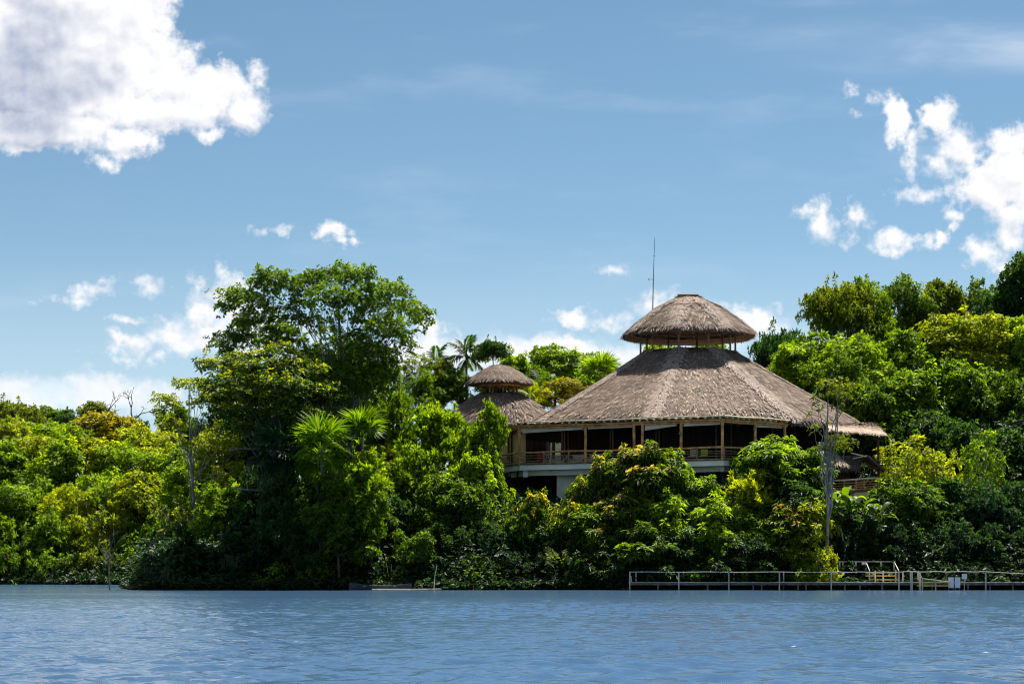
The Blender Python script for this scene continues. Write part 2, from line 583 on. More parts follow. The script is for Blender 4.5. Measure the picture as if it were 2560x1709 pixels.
def build_setting():
    # one sheet of water; towards the middle of the river its wind waves are real relief, ripples below that size are bump
    wx = np.concatenate([np.linspace(-4000, -60, 8), np.arange(-34, 34.01, .16), np.linspace(60, 4000, 8)])
    wy = np.concatenate([np.linspace(-600, 10, 4), np.arange(22, 60, .13), np.arange(60, 128, .30), np.linspace(135, 6000, 14)])
    X, Y = np.meshgrid(wx, wy)
    Z = np.zeros_like(X)
    wr = np.random.default_rng(3)
    for i in range(46):
        lam = .44 * (3.9 ** (i / 45.0))
        an = R(wr.normal(80, 32))
        k = 2 * math.pi / lam
        amp = .0062 * lam * wr.uniform(.6, 1.3)
        ph = k * (X * math.cos(an) + Y * math.sin(an)) + wr.random() * 6.28
        ph = ph + .7 * np.sin(X * wr.uniform(.05, .16) + Y * wr.uniform(.04, .12) + wr.random() * 6)
        Z += amp * (np.sin(ph) + .22 * np.sin(2 * ph + .6))
    paw = .78 + .34 * np.sin(X * .11 + 1.3 + .8 * np.sin(Y * .05)) * np.sin(Y * .085 + .5 * np.sin(X * .07))
    fade = np.clip((34 - np.abs(X)) / 4, 0, 1) * np.clip((Y - 22) / 3, 0, 1) * np.clip((128 - Y) / 40, 0, 1)
    Z *= paw * fade
    V = np.stack([X, Y, Z], -1).reshape(-1, 3)
    i = np.arange(len(wx) * len(wy)).reshape(len(wy), len(wx))
    F = np.stack([i[:-1, :-1], i[:-1, 1:], i[1:, 1:], i[1:, :-1]], -1).reshape(-1, 4)
    me = mesh_np('water', V, F, [MAT['water']], smooth=True)
    tag(obj('water', me), 'blue rippled river water in front of the wooded bank', kind='structure')
    xs = np.concatenate([np.linspace(-3500, -200, 12), np.arange(-190, 191, 2.0), np.linspace(200, 3500, 12)])
    ys = np.concatenate([np.arange(152, 340, 2.0), np.linspace(345, 5000, 16)])
    X, Y = np.meshgrid(xs, ys)
    Z = ground(X, Y)
    V = np.stack([X, Y, Z], -1).reshape(-1, 3)
    nx, ny = len(xs), len(ys)
    i = np.arange(nx * ny).reshape(ny, nx)
    F = np.stack([i[:-1, :-1], i[:-1, 1:], i[1:, 1:], i[1:, :-1]], -1).reshape(-1, 4)
    tag(obj('terrain', mesh_np('terrain', V, F, [MAT['soil']], smooth=True)), 'dark earth bank rising from the river', kind='structure')


build_setting()

# ------------------------------------------------------------------ foliage kit


def norm(a):
    return a / np.maximum(np.linalg.norm(a, axis=-1, keepdims=True), 1e-9)


def leaf_blades(pos, d, nrm, L, W, fold=0.25, droop=0.15, tint=None, young=None):
    """folded leaf blades: two triangles each, creased along the midrib"""
    n = len(pos)
    d = norm(d)
    s = norm(np.cross(d, nrm))
    nn = np.cross(s, d)
    L = np.broadcast_to(np.asarray(L, float).reshape(-1, 1), (n, 1))
    W = np.broadcast_to(np.asarray(W, float).reshape(-1, 1), (n, 1))
    z = np.array([0, 0, 1.0])
    mid = pos + d * L * 0.45
    a = mid + s * W * 0.5 + nn * W * fold
    b = mid - s * W * 0.5 + nn * W * fold
    tip = pos + d * L - z * L * droop
    V = np.stack([pos, a, tip, b], 1).reshape(-1, 3)
    o = np.arange(n)[:, None] * 4
    F = np.concatenate([o + np.array([0, 1, 2]), o + np.array([0, 2, 3])], 0)
    t = np.repeat(rng.random(n) if tint is None else tint, 4)
    y = np.repeat(np.zeros(n) if young is None else young, 4)
    return V, F, t, y


def rosettes(c, ax, k, L, W, spread=(45, 85), droop=0.15, young_p=0.0, fold=0.25, young_w=None):
    """k leaves around every centre c with axis ax"""
    n = len(c)
    ax = norm(ax)
    ref = np.where(np.abs(ax[:, 2:3]) > 0.9, np.array([[1.0, 0, 0]]), np.array([[0, 0, 1.0]]))
    u = norm(np.cross(ax, ref))
    v = np.cross(ax, u)
    j = np.arange(k)
    an = 2 * np.pi * (j / k)[None, :] * 2.4 + rng.random((n, 1)) * 6.28 + rng.normal(0, .25, (n, k))
    sp = np.radians(rng.uniform(spread[0], spread[1], (n, k)))
    d = ax[:, None, :] * np.cos(sp)[..., None] + (u[:, None, :] * np.cos(an)[..., None] + v[:, None, :] * np.sin(an)[..., None]) * np.sin(sp)[..., None]
    d = norm(d + rng.normal(0, .12, d.shape))
    nrm = ax[:, None, :] - d * np.sum(d * ax[:, None, :], -1, keepdims=True) + rng.normal(0, .2, d.shape)
    pos = np.repeat(c[:, None, :], k, 1) + d * (0.12 * np.mean(L))
    rs = rng.uniform(.72, 1.35, (n, 1))
    LL = np.mean(L) * rs * rng.uniform(.75, 1.2, (n, k))
    WW = np.mean(W) * rs * rng.uniform(.75, 1.25, (n, k))
    tint = np.clip(rng.random((n, 1)) * 0.6 + rng.random((n, k)) * 0.4, 0, 1)
    w = np.ones(n) if young_w is None else young_w
    yy = ((rng.random(n) < young_p * w)[:, None] * (rng.random((n, k)) < 0.75)) * rng.uniform(.5, 1, (n, k))
    return leaf_blades(pos.reshape(-1, 3), d.reshape(-1, 3), norm(nrm.reshape(-1, 3)), LL.ravel(), WW.ravel(), fold, droop, tint.ravel(), yy.ravel())


def join(parts):
    V, F, T, Yg, o = [], [], [], [], 0
    for v, f, t, y in parts:
        V.append(v)
        F.append(f + o)
        T.append(t)
        Yg.append(y)
        o += len(v)
    return np.concatenate(V), np.concatenate(F), np.concatenate(T), np.concatenate(Yg)


def crown_mesh(name, lobes, sp):
    """sp: dict of leaf habit. lobes: rows (x, y, z, rx, ry, rz)"""
    lobes = np.asarray(lobes, float)
    C, A, W = [], [], []
    zmin, zmax = lobes[:, 2].min(), lobes[:, 2].max() + 1e-6
    for (x, y, z, rx, ry, rz) in lobes:
        area = 4 * np.pi * ((rx * ry) ** 1.6 / 3 + (rx * rz) ** 1.6 / 3 + (ry * rz) ** 1.6 / 3) ** (1 / 1.6)
        n = max(6, int(area * sp.get('dens', 7.0)))
        u = norm(rng.normal(size=(n, 3)))
        keep = (u[:, 2] > -0.25) | (rng.random(n) < sp.get('under', 0.35))
        u = u[keep]
        n = len(u)
        ph = rng.random(6) * 6.28
        bump = 1 + .24 * np.sin(u[:, 0] * 4 + ph[0]) * np.sin(u[:, 1] * 4 + ph[1]) + .16 * np.sin(u[:, 2] * 7 + ph[2] + u[:, 0] * 4) + .08 * np.sin(u[:, 0] * 13 + u[:, 1] * 11 + ph[3])
        rr = np.where(rng.random(n) < 0.75, rng.uniform(.80, 1.10, n), rng.uniform(.35, .85, n)) * bump
        rr = np.where(rng.random(n) < .06, rr * rng.uniform(1.05, 1.4, n), rr)
        C.append(np.array([x, y, z]) + u * rr[:, None] * np.array([rx, ry, rz]))
        A.append(norm(u * sp.get('out', .7) + np.array([0, 0, sp.get('up', .6)]) + rng.normal(0, .25, u.shape)))
        W.append(np.clip(u[:, 2] * 1.3 + 0.1, 0, 1) * (0.35 + 0.65 * (z - zmin) / (zmax - zmin)))
    # young shoots that break the outline
    ns = int(len(lobes) * sp.get('shoots', 1.6))
    li = rng.integers(0, len(lobes), ns)
    u = norm(rng.normal(size=(ns, 3)) + np.array([0, 0, .45]))
    st = lobes[li, :3] + u * lobes[li, 3:6] * .95
    dr = norm(u * .8 + np.array([0, 0, .5]) + rng.normal(0, .35, (ns, 3)))
    ln = rng.uniform(.25, .9, ns) * sp.get('L', .32) * 3.0
    for f in (.3, .6, .85, 1.05):
        C.append(st + dr * (ln * f)[:, None])
        A.append(norm(dr + rng.normal(0, .2, (ns, 3))))
        W.append(np.full(ns, .5 + .5 * f))
    C, A, W = np.concatenate(C), np.concatenate(A), np.concatenate(W)
    part = rosettes(C, A, sp.get('k', 7), sp.get('L', .32), sp.get('W', .13), sp.get('spread', (45, 90)), sp.get('droop', .15),
                    sp.get('young', 0.25), sp.get('fold', .25), W)
    V, F, T, Yg = part
    return mesh_np(name, V, F, [MAT['leaf']], {'tint': T, 'young': Yg})


def curve_pts(a, b, sag, n=5, wob=0.15):
    a, b = np.asarray(a, float), np.asarray(b, float)
    t = np.linspace(0, 1, n)[:, None]
    p = a + (b - a) * t
    p[:, 2] += (np.sin(t[:, 0] * np.pi) * sag)
    L = np.linalg.norm(b - a)
    p[1:-1] += rng.normal(0, wob * L / n, (n - 2, 3))
    return p


def branch_mesh(name, lobes, base, top, r0, mat, twigs=3, limb_r=0.42, sides=5, zref=None):
    """a tapered trunk from base to top with one limb to every lobe and twigs inside it: one skeleton"""
    mb = MB()
    base, top = np.asarray(base, float), np.asarray(top, float)
    n = 8
    tp = curve_pts(base, top, 0, n, .06)
    rad = r0 * np.linspace(1, .28, n)
    rad[0] *= 1.35
    mb.tube(tp, list(rad), 7)
    for l in lobes:
        c = np.asarray(l[:3], float)
        # leave the trunk below the lobe
        z0 = base[2] if zref is None else zref
        zs = z0 + (c[2] - z0) * rng.uniform(.45, .68) - .4
        f = float(np.clip((zs - base[2]) / max(top[2] - base[2], .1), .05, .96))
        i = f * (n - 1)
        k = int(i)
        s = tp[k] + (tp[min(k + 1, n - 1)] - tp[k]) * (i - k)
        rs = r0 * (1 - .72 * f) * limb_r
        dist = np.linalg.norm(c - s)
        mb.tube(curve_pts(s, c, .10 * dist, 6, .18), list(np.linspace(rs, max(.018, rs * .3), 6)), sides)
        for q in range(twigs):
            u = norm(rng.normal(size=3) + np.array([0, 0, .3]))
            e = c + u * np.array(l[3:6]) * .85
            mb.tube(curve_pts(c, e, .05, 4, .2), list(np.linspace(max(.02, rs * .35), .012, 4)), 4, False)
    return mb.mesh(name, mat)


def dome_lobes(nl, R0, H, lr=(.13, .33), flat=.62, seed=0, low=-.12):
    """clumps of unequal size scattered through an uneven dome of radius R0 and height H, crown base at z = 0"""
    r = np.random.default_rng(seed)
    L = []
    ph = r.random(4) * 6.28
    for i in range(nl):
        an = i * 2.39996 + r.normal(0, .35)
        zz = r.uniform(low, 1)
        rad = math.sqrt(max(0, 1 - max(zz, 0) ** 2)) * r.uniform(.45, 1.0) * (1 + .16 * math.sin(2 * an + ph[0]) + .12 * math.sin(3 * an + ph[1]))
        q = R0 * lr[0] + R0 * (lr[1] - lr[0]) * r.random() ** 1.3
        top = H * (1 + .10 * math.sin(an + ph[2]) * rad) - q * flat
        L.append((math.cos(an) * rad * (R0 - q * .5), math.sin(an) * rad * (R0 - q * .5), max(.0, zz) ** .8 * top + min(0, zz) * H * .5, q, q * r.uniform(.8, 1.2), q * flat * r.uniform(.7, 1.2)))
    for k in range(3):
        L.append((r.normal(0, R0 * .2), r.normal(0, R0 * .2), H * (.25 + .2 * k), R0 * .38, R0 * .38, H * .2))
    return L


def layer_lobes(nl, R0, H, seed=0, flat=.33):
    r = np.random.default_rng(seed)
    L = []
    for i in range(nl):
        f = (i + .5) / nl
        an = i * 2.39996 + r.normal(0, .4)
        rad = R0 * (1 - .55 * f) * r.uniform(.35, .95)
        q = R0 * r.uniform(.17, .36)
        L.append((math.cos(an) * rad, math.sin(an) * rad, H * (f * .92 + .05) * r.uniform(.9, 1.05), q, q, q * flat))
    return L


HABIT = {
    'round': dict(dens=6.2, k=7, L=.42, W=.18, young=.48),
    'fine': dict(dens=7.5, k=7, L=.28, W=.13, young=.40, spread=(30, 100)),
    'whorl': dict(dens=4.2, k=9, L=.56, W=.18, spread=(55, 100), droop=.32, young=.50, up=.8),
    'upright': dict(dens=5.0, k=8, L=.46, W=.16, spread=(12, 60), droop=.05, up=1.1, young=.65, out=.55),
    'big': dict(dens=2.6, k=6, L=.62, W=.36, spread=(45, 95), droop=.35, young=.10, fold=.12),
    'airy': dict(dens=3.6, k=6, L=.30, W=.13, young=.45, under=.5),
    'layer': dict(dens=6.5, k=7, L=.34, W=.145, young=.45, up=1.0, under=.25),
}
PROTO = {}


def proto(key, lobes, habit, r0=.28, mat='bark_dark', trunk=14.0, top=None, **over):
    h = dict(HABIT[habit])
    h.update(over)
    zt = max(l[2] for l in lobes) if top is None else top
    cm = crown_mesh('crown', lobes, h)
    co = np.empty(len(cm.vertices) * 3, dtype=np.float32)
    cm.vertices.foreach_get('co', co)
    co = co.reshape(-1, 3)
    PROTO[key] = (cm, branch_mesh('trunk', lobes, (0, 0, -trunk), (0.3, 0.2, zt), r0, MAT[mat], zref=0.0),
                  float(np.percentile(np.hypot(co[:, 0], co[:, 1]), 97)), float(np.percentile(co[:, 2], 99.6)))


for i in range(4):
    proto(f'round{i}', dome_lobes(30 + 2 * i, 4.2, 5.2, seed=10 + i), 'round')
for i in range(3):
    proto(f'fine{i}', dome_lobes(34, 4.2, 5.0, lr=(.11, .29), seed=20 + i), 'fine')
for i in range(3):
    proto(f'layer{i}', layer_lobes(27, 4.4, 4.6, seed=30 + i), 'layer', mat='bark_grey')
proto('umbrella', [(x, y, z * .6, q, q, q * .34) for x, y, z, q, _, _ in layer_lobes(22, 5.0, 3.0, seed=35)], 'fine', mat='bark_grey', r0=.3)
for i in range(3):
    proto(f'whorl{i}', dome_lobes(28, 3.6, 5.0, lr=(.15, .36), seed=40 + i), 'whorl')
for i in range(3):
    proto(f'upright{i}', dome_lobes(24, 3.2, 4.2, lr=(.15, .36), seed=50 + i), 'upright')
for i in range(3):
    proto(f'bush{i}', dome_lobes(20, 2.2, 2.8, lr=(.18, .40), flat=.75, seed=60 + i, low=-.3), 'round', r0=.12, trunk=3, L=.30, W=.14, dens=8)
for i in range(2):
    proto(f'bigleaf{i}', dome_lobes(18, 2.2, 2.8, lr=(.18, .40), flat=.75, seed=70 + i, low=-.3), 'big', r0=.10, trunk=3)
proto('airy', dome_lobes(20, 3.0, 4.4, lr=(.12, .27), seed=80), 'airy', mat='bark_pale', r0=.11)
proto('airylow', dome_lobes(18, 2.4, 3.0, lr=(.14, .3), seed=81), 'airy', mat='bark_pale', r0=.08, trunk=4)

# leaf colours and the colour of the young leaves; the darkest also carry painted shade
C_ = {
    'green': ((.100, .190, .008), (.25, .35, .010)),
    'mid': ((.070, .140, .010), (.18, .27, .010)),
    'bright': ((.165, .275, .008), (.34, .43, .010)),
    'dark': ((.030, .080, .018), (.08, .15, .016)),  # dark-leaved trees, also shade painted into the hollow and lower hill
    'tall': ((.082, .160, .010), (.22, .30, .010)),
    'deep': ((.016, .046, .018), (.04, .085, .02)),  # darkened to imitate the shadow on the lower bank and hill foot
    'blue': ((.024, .068, .034), (.06, .12, .03)),  # bluish foliage, also shade painted into plants of the lower slope
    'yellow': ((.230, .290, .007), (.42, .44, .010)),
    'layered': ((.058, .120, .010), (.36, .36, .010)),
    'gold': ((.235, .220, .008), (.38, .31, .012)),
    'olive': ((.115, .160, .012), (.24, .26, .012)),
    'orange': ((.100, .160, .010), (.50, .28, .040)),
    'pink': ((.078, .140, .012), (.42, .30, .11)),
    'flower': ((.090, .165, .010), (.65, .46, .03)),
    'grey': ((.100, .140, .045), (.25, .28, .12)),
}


def colour(o, key):
    a, b = C_[key]
    o.color = (*a, 1)
    o['young_colour'] = [float(x) for x in b]


def bank_y(px, Y):
    """distances were first estimated for a shore 175 m out; the bank in front of the lodge lies nearer"""
    if Y > 240:
        return Y - 15.5
    return Y - 8.2 * min(1.0, max(0.0, (196 - Y) / 12))


def plant(name, kind, px, top, bot, wide, Y, col, label, cat='tree', group=None, rz=None):
    """a tree or bush whose crown spans rows top..bot and wide pixels, Y metres out"""
    k = PROTO[kind]
    Y = bank_y(px, Y)
    p = at(px, bot, Y)
    w, h = wide / FPX * Y, (bot - top) / FPX * Y
    s, sz = w / 2 / k[2], h / k[3]
    g0 = gz(p.x, Y)
    e = empty(name, (p.x, Y, g0), label, cat, group)
    rz = rng.uniform(0, 6.28) if rz is None else rz
    zc = p.z - g0
    sc = (s, s, sz)
    obj('trunk', k[1], e, (0, 0, zc), rz, sc)
    c = obj('crown', k[0], e, (0, 0, zc), rz, sc)
    colour(c, col)
    return e


def hero(name, lobes_px, Y, base_px, top_px, r0, habit, col, label, mat='bark_grey', dy=3.5, ry=1.0, group=None, twigs=3, limb=.42, rf=1.0, **over):
    """one tree of its own: its clumps are listed as (px, py, half width px, half height px[, metres nearer or farther])"""
    L = []
    Y = bank_y(base_px[0], Y)
    bx = at(base_px[0], base_px[1], Y)
    g0 = gz(bx.x, Y)
    org = Vector((bx.x, Y, g0))
    for l in lobes_px:
        yy = Y + (l[4] if len(l) > 4 else rng.uniform(-dy, dy))
        p = at(l[0], l[1], yy) - org
        rx, rz = l[2] / FPX * yy * rf, l[3] / FPX * yy * rf
        L.append((p.x, p.y, p.z, rx, rx * ry, rz))
    tp = at(top_px[0], top_px[1], Y) - org
    e = empty(name, org, label, 'tree', group)
    h = dict(HABIT[habit])
    h.update(over)
    obj('trunk', branch_mesh('trunk', L, (0, 0, -.5), tp, r0, MAT[mat], twigs, limb), e)
    c = obj('crown', crown_mesh('crown', L, h), e)
    colour(c, col)
    return e

# ------------------------------------------------------------------ the lodge


def octa(th, th0, n=8, rnd=.35):
    """polar radius of a regular n-gon with its corners at th0, rounded towards a circle"""
    st = 2 * math.pi / n
    a = np.mod(th - th0 + st / 2, st) - st / 2          # 0 on a corner
    b = st / 2 - np.abs(a)                              # angle from the middle of the side
    poly = math.cos(st / 2) / np.cos(b)
    return poly * (1 - rnd) + rnd * (1 + math.cos(st / 2)) / 2


def thatch_roof(parent, cx, cyy, prof, th0, name='roof', n=8, rnd=.32, step=.34, sl=.66, sw=.10, per=7.0, thick=.38, hip=True):
    """thatched roof of revolution over an n-gon: prof is a list of (radius, z) from the top down.
    A solid shell (roof) carries the strands (thatch), the pale hips (ridge strands) and the shaggy eave"""
    prof = np.asarray(prof, float)
    seg = np.linalg.norm(np.diff(prof, axis=0), axis=1)
    s = np.concatenate([[0], np.cumsum(seg)])
    S = s[-1]
    f_r = lambda t: np.interp(t, s, prof[:, 0])
    f_z = lambda t: np.interp(t, s, prof[:, 1])

    def pos(th, t):
        r = f_r(t) * octa(th, th0, n, rnd)
        return np.stack([cx + r * np.sin(th), cyy - r * np.cos(th), f_z(t) + 0 * th], -1)
    # shell
    NT, NS = 96, 14
    th = np.linspace(0, 2 * np.pi, NT, endpoint=False)
    ts = np.linspace(0, S, NS)
    out = np.stack([pos(th, np.full(NT, t)) for t in ts])
    inn = out.copy()
    inn[..., 2] -= thick
    inn[..., :2] = (inn[..., :2] - [cx, cyy]) * np.where(True, .985, 1) + [cx, cyy]
    V = np.concatenate([out.reshape(-1, 3), inn.reshape(-1, 3)])
    F = []
    for base, flip in ((0, False), (NT * NS, True)):
        i = base + np.arange(NT * NS).reshape(NS, NT)
        j = np.roll(i, -1, 1)
        q = np.stack([i[:-1], i[1:], j[1:], j[:-1]], -1).reshape(-1, 4)
        F.append(q[:, ::-1] if flip else q)
    a = (NS - 1) * NT + np.arange(NT)
    b = a + NT * NS
    F.append(np.stack([a, b, np.roll(b, -1), np.roll(a, -1)], -1))
    a = np.arange(NT)
    b = a + NT * NS
    F.append(np.stack([a, np.roll(a, -1), np.roll(b, -1), b], -1))
    V2 = len(V)
    sh = mesh_np('roof', V, np.concatenate(F), [MAT['thatch']], {'tint': np.full(V2, .2), 'young': np.zeros(V2)}, True)
    roof = obj(name, sh, parent)
    # strands in courses
    TH, T = [], []
    for t in np.arange(.05, S + .01, step):
        circ = 2 * np.pi * max(f_r(t), .6)
        m = int(circ * per)
        TH.append(rng.random(m) * 2 * np.pi)
        T.append(np.full(m, t) + rng.normal(0, step * .28, m))
    TH, T = np.concatenate(TH), np.clip(np.concatenate(T), 0, S)
    p = pos(TH, T)
    e = 1e-2
    dn = norm(pos(TH, np.minimum(T + e, S + 0 * T)) - pos(TH, T - e))
    ta = norm(pos(TH + 1e-3, T) - pos(TH - 1e-3, T))
    nr = norm(np.cross(ta, dn))
    nr *= np.sign(nr[:, 2:3])
    m = len(TH)
    course = .5 + .5 * np.sin(T * 6.4 + 1.2 * np.sin(TH * 9) + .9 * np.sin(TH * 23))
    d = norm(dn + ta * rng.normal(0, .34, (m, 1)) + nr * rng.uniform(.04, .26, (m, 1)))
    tint = np.clip(rng.beta(.9, 1.2, m) * .8 + .25 * course - .03, 0, 1)
    parts = [strands(p, d, nr, sl * rng.uniform(.6, 1.3, m), sw * rng.uniform(.6, 1.5, m), tint, np.zeros(m))]
    # eave fringe
    m = int(2 * np.pi * prof[-1, 0] * per * 5)
    th = rng.random(m) * 2 * np.pi
    p = pos(th, np.full(m, S - .12)) + np.stack([0 * th, 0 * th, -rng.random(m) * thick], -1)
    o = np.stack([np.sin(th), -np.cos(th), 0 * th], -1)
    d = norm(o * rng.uniform(.1, .9, (m, 1)) + np.array([0, 0, -1.0]) + rng.normal(0, .2, (m, 3)))
    parts.append(strands(p, d, o, sl * .45 * rng.uniform(.5, 1.3, m), sw * rng.uniform(.6, 1.4, m), rng.random(m) * .55, np.zeros(m)))
    V, F, Tn, Yg = join(parts)
    t_ob = obj('thatch', mesh_np('thatch', V, F, [MAT['thatch']], {'tint': Tn, 'young': Yg}), roof)
    tag(t_ob, kind='stuff')
    if hip:
        for k in range(n):
            a0 = th0 + 2 * math.pi * k / n
            m = int(S * 95)
            T = rng.random(m) * S
            wd = .55 * (1 - rng.random(m) ** .5) * rng.choice([-1, 1], m) * 1.7
            th = a0 + wd / np.maximum(f_r(T), .5)
            p = pos(th, T) + np.array([0, 0, .10])
            dn = norm(pos(th, np.minimum(T + e, S)) - pos(th, T - e))
            ta = norm(pos(th + 1e-3, T) - pos(th - 1e-3, T))
            nr = norm(np.cross(ta, dn))
            nr *= np.sign(nr[:, 2:3])
            d = norm(dn + ta * (np.sign(wd)[:, None] * .5 + rng.normal(0, .3, (m, 1))) + nr * rng.uniform(0, .15, (m, 1)))
            ob = strands(p, d, nr, sl * .8 * rng.uniform(.6, 1.2, m), sw * rng.uniform(.6, 1.5, m), rng.uniform(.3, 1, m), rng.uniform(0, .5, m))
            tag(obj('hip_strands', mesh_np('hip', ob[0], ob[1], [MAT['thatch']], {'tint': ob[2], 'young': ob[3]}), roof), kind='stuff')
    return roof


def strands(p, d, nr, L, W, tint, young):
    """long narrow dry leaf blades: two triangles each"""
    n = len(p)
    s = norm(np.cross(d, nr))
    L = np.asarray(L)[:, None]
    W = np.asarray(W)[:, None]
    a, b = p + s * W / 2, p - s * W / 2
    q = p + d * L * .6
    c, e = q + s * W * .35, q - s * W * .35
    V = np.stack([a, b, e, p + d * L, c], 1).reshape(-1, 3)
    o = np.arange(n)[:, None] * 5
    F = np.concatenate([o + np.array([0, 1, 2]), o + np.array([0, 2, 4]), o + np.array([4, 2, 3])], 0)
    return V, F, np.repeat(tint, 5), np.repeat(young, 5)


def poly_prism(mb, pts, z0, z1):
    n = len(pts)
    mb.add([(x, y, z0) for x, y in pts] + [(x, y, z1) for x, y in pts],
           [tuple(reversed(range(n))), tuple(range(n, 2 * n))] + [(i, (i + 1) % n, n + (i + 1) % n, n + i) for i in range(n)])


LX, LY, TH0 = 17.1, 199.0, R(-16)
FLOOR, FASC = 11.17, 14.94


def build_lodge():
    L = empty('lodge', (LX, LY, gz(LX, LY)), 'large eight-sided thatched lodge with open verandah and raised lantern roof', 'building')
    off = -Vector(L.location)

    def put(mb, name, mat, parent=L, smooth=False):
        o = mb.build(name, MAT[mat], parent, off if parent is L else None, smooth)
        return o
    # ---- roofs (built in world coordinates, shifted under the Empty)
    main = [(4.7, 22.75), (5.2, 22.35), (8.0, 20.65), (11.0, 18.9), (14.0, 17.2), (16.2, 15.95), (17.2, 15.28), (17.45, 15.0)]
    r = thatch_roof(L, LX, LY, main, TH0, per=6.2)
    r.location = off
    z0 = 24.62
    lan = [(.75, z0 + 3.42), (1.15, z0 + 3.38), (3.3, z0 + 2.4), (5.2, z0 + 1.1), (6.4, z0 + .12), (6.65, z0 - .15)]
    r2 = thatch_roof(L, LX + .05, LY, lan, TH0, name='lantern_roof', per=8, step=.3, sw=.095, sl=.6, rnd=.45)
    r2.location = off
    mb = MB()
    mb.tube([(LX - 1.0, LY, z0 + 3.42), (LX + 1.0, LY, z0 + 3.42)], .42, 8)
    o = put(mb, 'ridge_cap', 'thatch')
    for nm, vv in (('tint', .35), ('young', .0)):
        a = o.data.attributes.new(nm, 'FLOAT', 'POINT')
        a.data.foreach_set('value', np.full(len(o.data.vertices), vv, dtype=np.float32))
    # lantern posts, ring beams and the braces under its eave
    for k in range(10):
        an = R(-16 + 36 * k)
        x, y = LX + 4.62 * math.sin(an), LY - 4.62 * math.cos(an)
        put(MB().tube([(x, y, 22.2), (x, y, z0 + .65)], .10, 7), 'lantern_post', 'bamboo_grey')
    for rr, zz, rad in ((4.62, z0 + .3, .11), (5.6, z0 - .06, .09)):
        pts = [(LX + rr * math.sin(R(a)), LY - rr * math.cos(R(a)), zz) for a in range(0, 361, 15)]
        put(MB().tube(pts, rad, 6, False), 'ring_beam', 'bamboo')
    for k in range(24):
        an = R(15 * k + 4)
        s_, c_ = math.sin(an), -math.cos(an)
        put(MB().tube([(LX + 4.3 * s_, LY + 4.3 * c_, z0 + .95), (LX + 6.0 * s_, LY + 6.0 * c_, z0 - .18)], .055, 5), 'rafter', 'bamboo')
    # ---- verandah outline, corner after corner
    A, B, Cc, D = Vector((-1.33, 191.7)), Vector((.7, 186.5)), Vector((18.4, 178.0)), Vector((24.45, 183.3))
    E = Vector((29.2, 190.0))
    back = [(26, 196), (17, 199), (4, 196)]
    slab = [tuple(A), tuple(B), tuple(Cc), tuple(D), tuple(E)] + back
    mb = MB()
    poly_prism(mb, slab, FLOOR - .48, FLOOR - .02)
    put(mb, 'floor_slab', 'white_plaster')
    inner = [((Vector(p) - Vector((14, 192))) * .985 + Vector((14, 192)))[:] for p in slab]
    mb = MB()
    poly_prism(mb, inner, FLOOR - .018, FLOOR + .012)
    put(mb, 'verandah_floor', 'brown_wood')
    # downstand beam and struts below the slab
    mb = MB()
    for a, b in ((A, B), (B, Cc), (Cc, D)):
        d = (b - a).normalized()
        nn = Vector((d.y, -d.x))
        p, q = a - nn * 1.1 + d * .3, b - nn * 1.1 - d * .3
        mb = MB().bar((p.x, p.y, FLOOR - .72), (q.x, q.y, FLOOR - .72), .3, .46)
        put(mb, 'beam', 'white_plaster')
    put(MB().box((B.x + .55, B.y + .35, FLOOR - .78), (.45, .45, .6)), 'beam_end', 'white_plaster')
    # lower storey: plaster pier, dark prism imitating the shaded recess, posts, rail
    pr = at(1416, 1200, 187.0)
    put(MB().box((pr.x, 187.4, (6 + FLOOR - .5) / 2), (1.75, .8, FLOOR - .5 - 6)), 'pier', 'white_plaster')
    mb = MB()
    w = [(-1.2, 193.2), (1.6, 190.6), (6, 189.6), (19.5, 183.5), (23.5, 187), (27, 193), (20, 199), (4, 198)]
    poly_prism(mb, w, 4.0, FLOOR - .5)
    put(mb, 'basement_shade_wall', 'shade_dark_wood')
    for i in range(7):
        q = at(1275 + i * 18, 1200, 189.0)
        put(MB().tube([(q.x, 189.3, 5), (q.x, 189.3, FLOOR - .5)], .07, 6), 'basement_post', 'shade_dark_wood')
    a, b = at(1262, 1262, 187.5), at(1400, 1252, 187.0)
    put(MB().tube([a, b], .05, 6), 'basement_rail', 'bamboo_grey')
    for px in (1265, 1317, 1370):
        a = at(px, 1262 - (px - 1262) * .072, 187.45)
        put(MB().tube([(a.x, a.y, a.z - 1.1), a], .05, 6), 'basement_rail_post', 'bamboo_grey')
    # core walls: board panels round the hall, its shade painted into their colour
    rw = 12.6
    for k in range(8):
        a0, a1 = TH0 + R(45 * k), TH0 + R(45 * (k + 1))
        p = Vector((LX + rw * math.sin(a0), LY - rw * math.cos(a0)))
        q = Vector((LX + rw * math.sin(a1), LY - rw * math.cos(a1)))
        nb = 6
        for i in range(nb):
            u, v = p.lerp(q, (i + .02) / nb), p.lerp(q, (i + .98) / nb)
            put(MB().bar((u.x, u.y, (FLOOR + 16.2) / 2), (v.x, v.y, (FLOOR + 16.2) / 2), .14, 16.2 - FLOOR), 'wall_panel', 'shade_dark_wood')
    # end wall in yellow plaster with two brown posts, seen past the short side
    u, v = at(1243, 1100, 192.6), at(1313, 1100, 190.2)
    put(MB().bar((u.x, u.y, FLOOR + 1.55), (v.x, v.y, FLOOR + 1.55), .16, 3.1), 'end_wall', 'yellow_plaster')
    for px, yy in ((1271.5, 189.6), (1279, 191.0), (1247, 191.4)):
        u = at(px, 1100, yy)
        put(MB().tube([(u.x, u.y, FLOOR), (u.x, u.y, FASC - .35)], .10, 7), 'end_post', 'brown_wood')
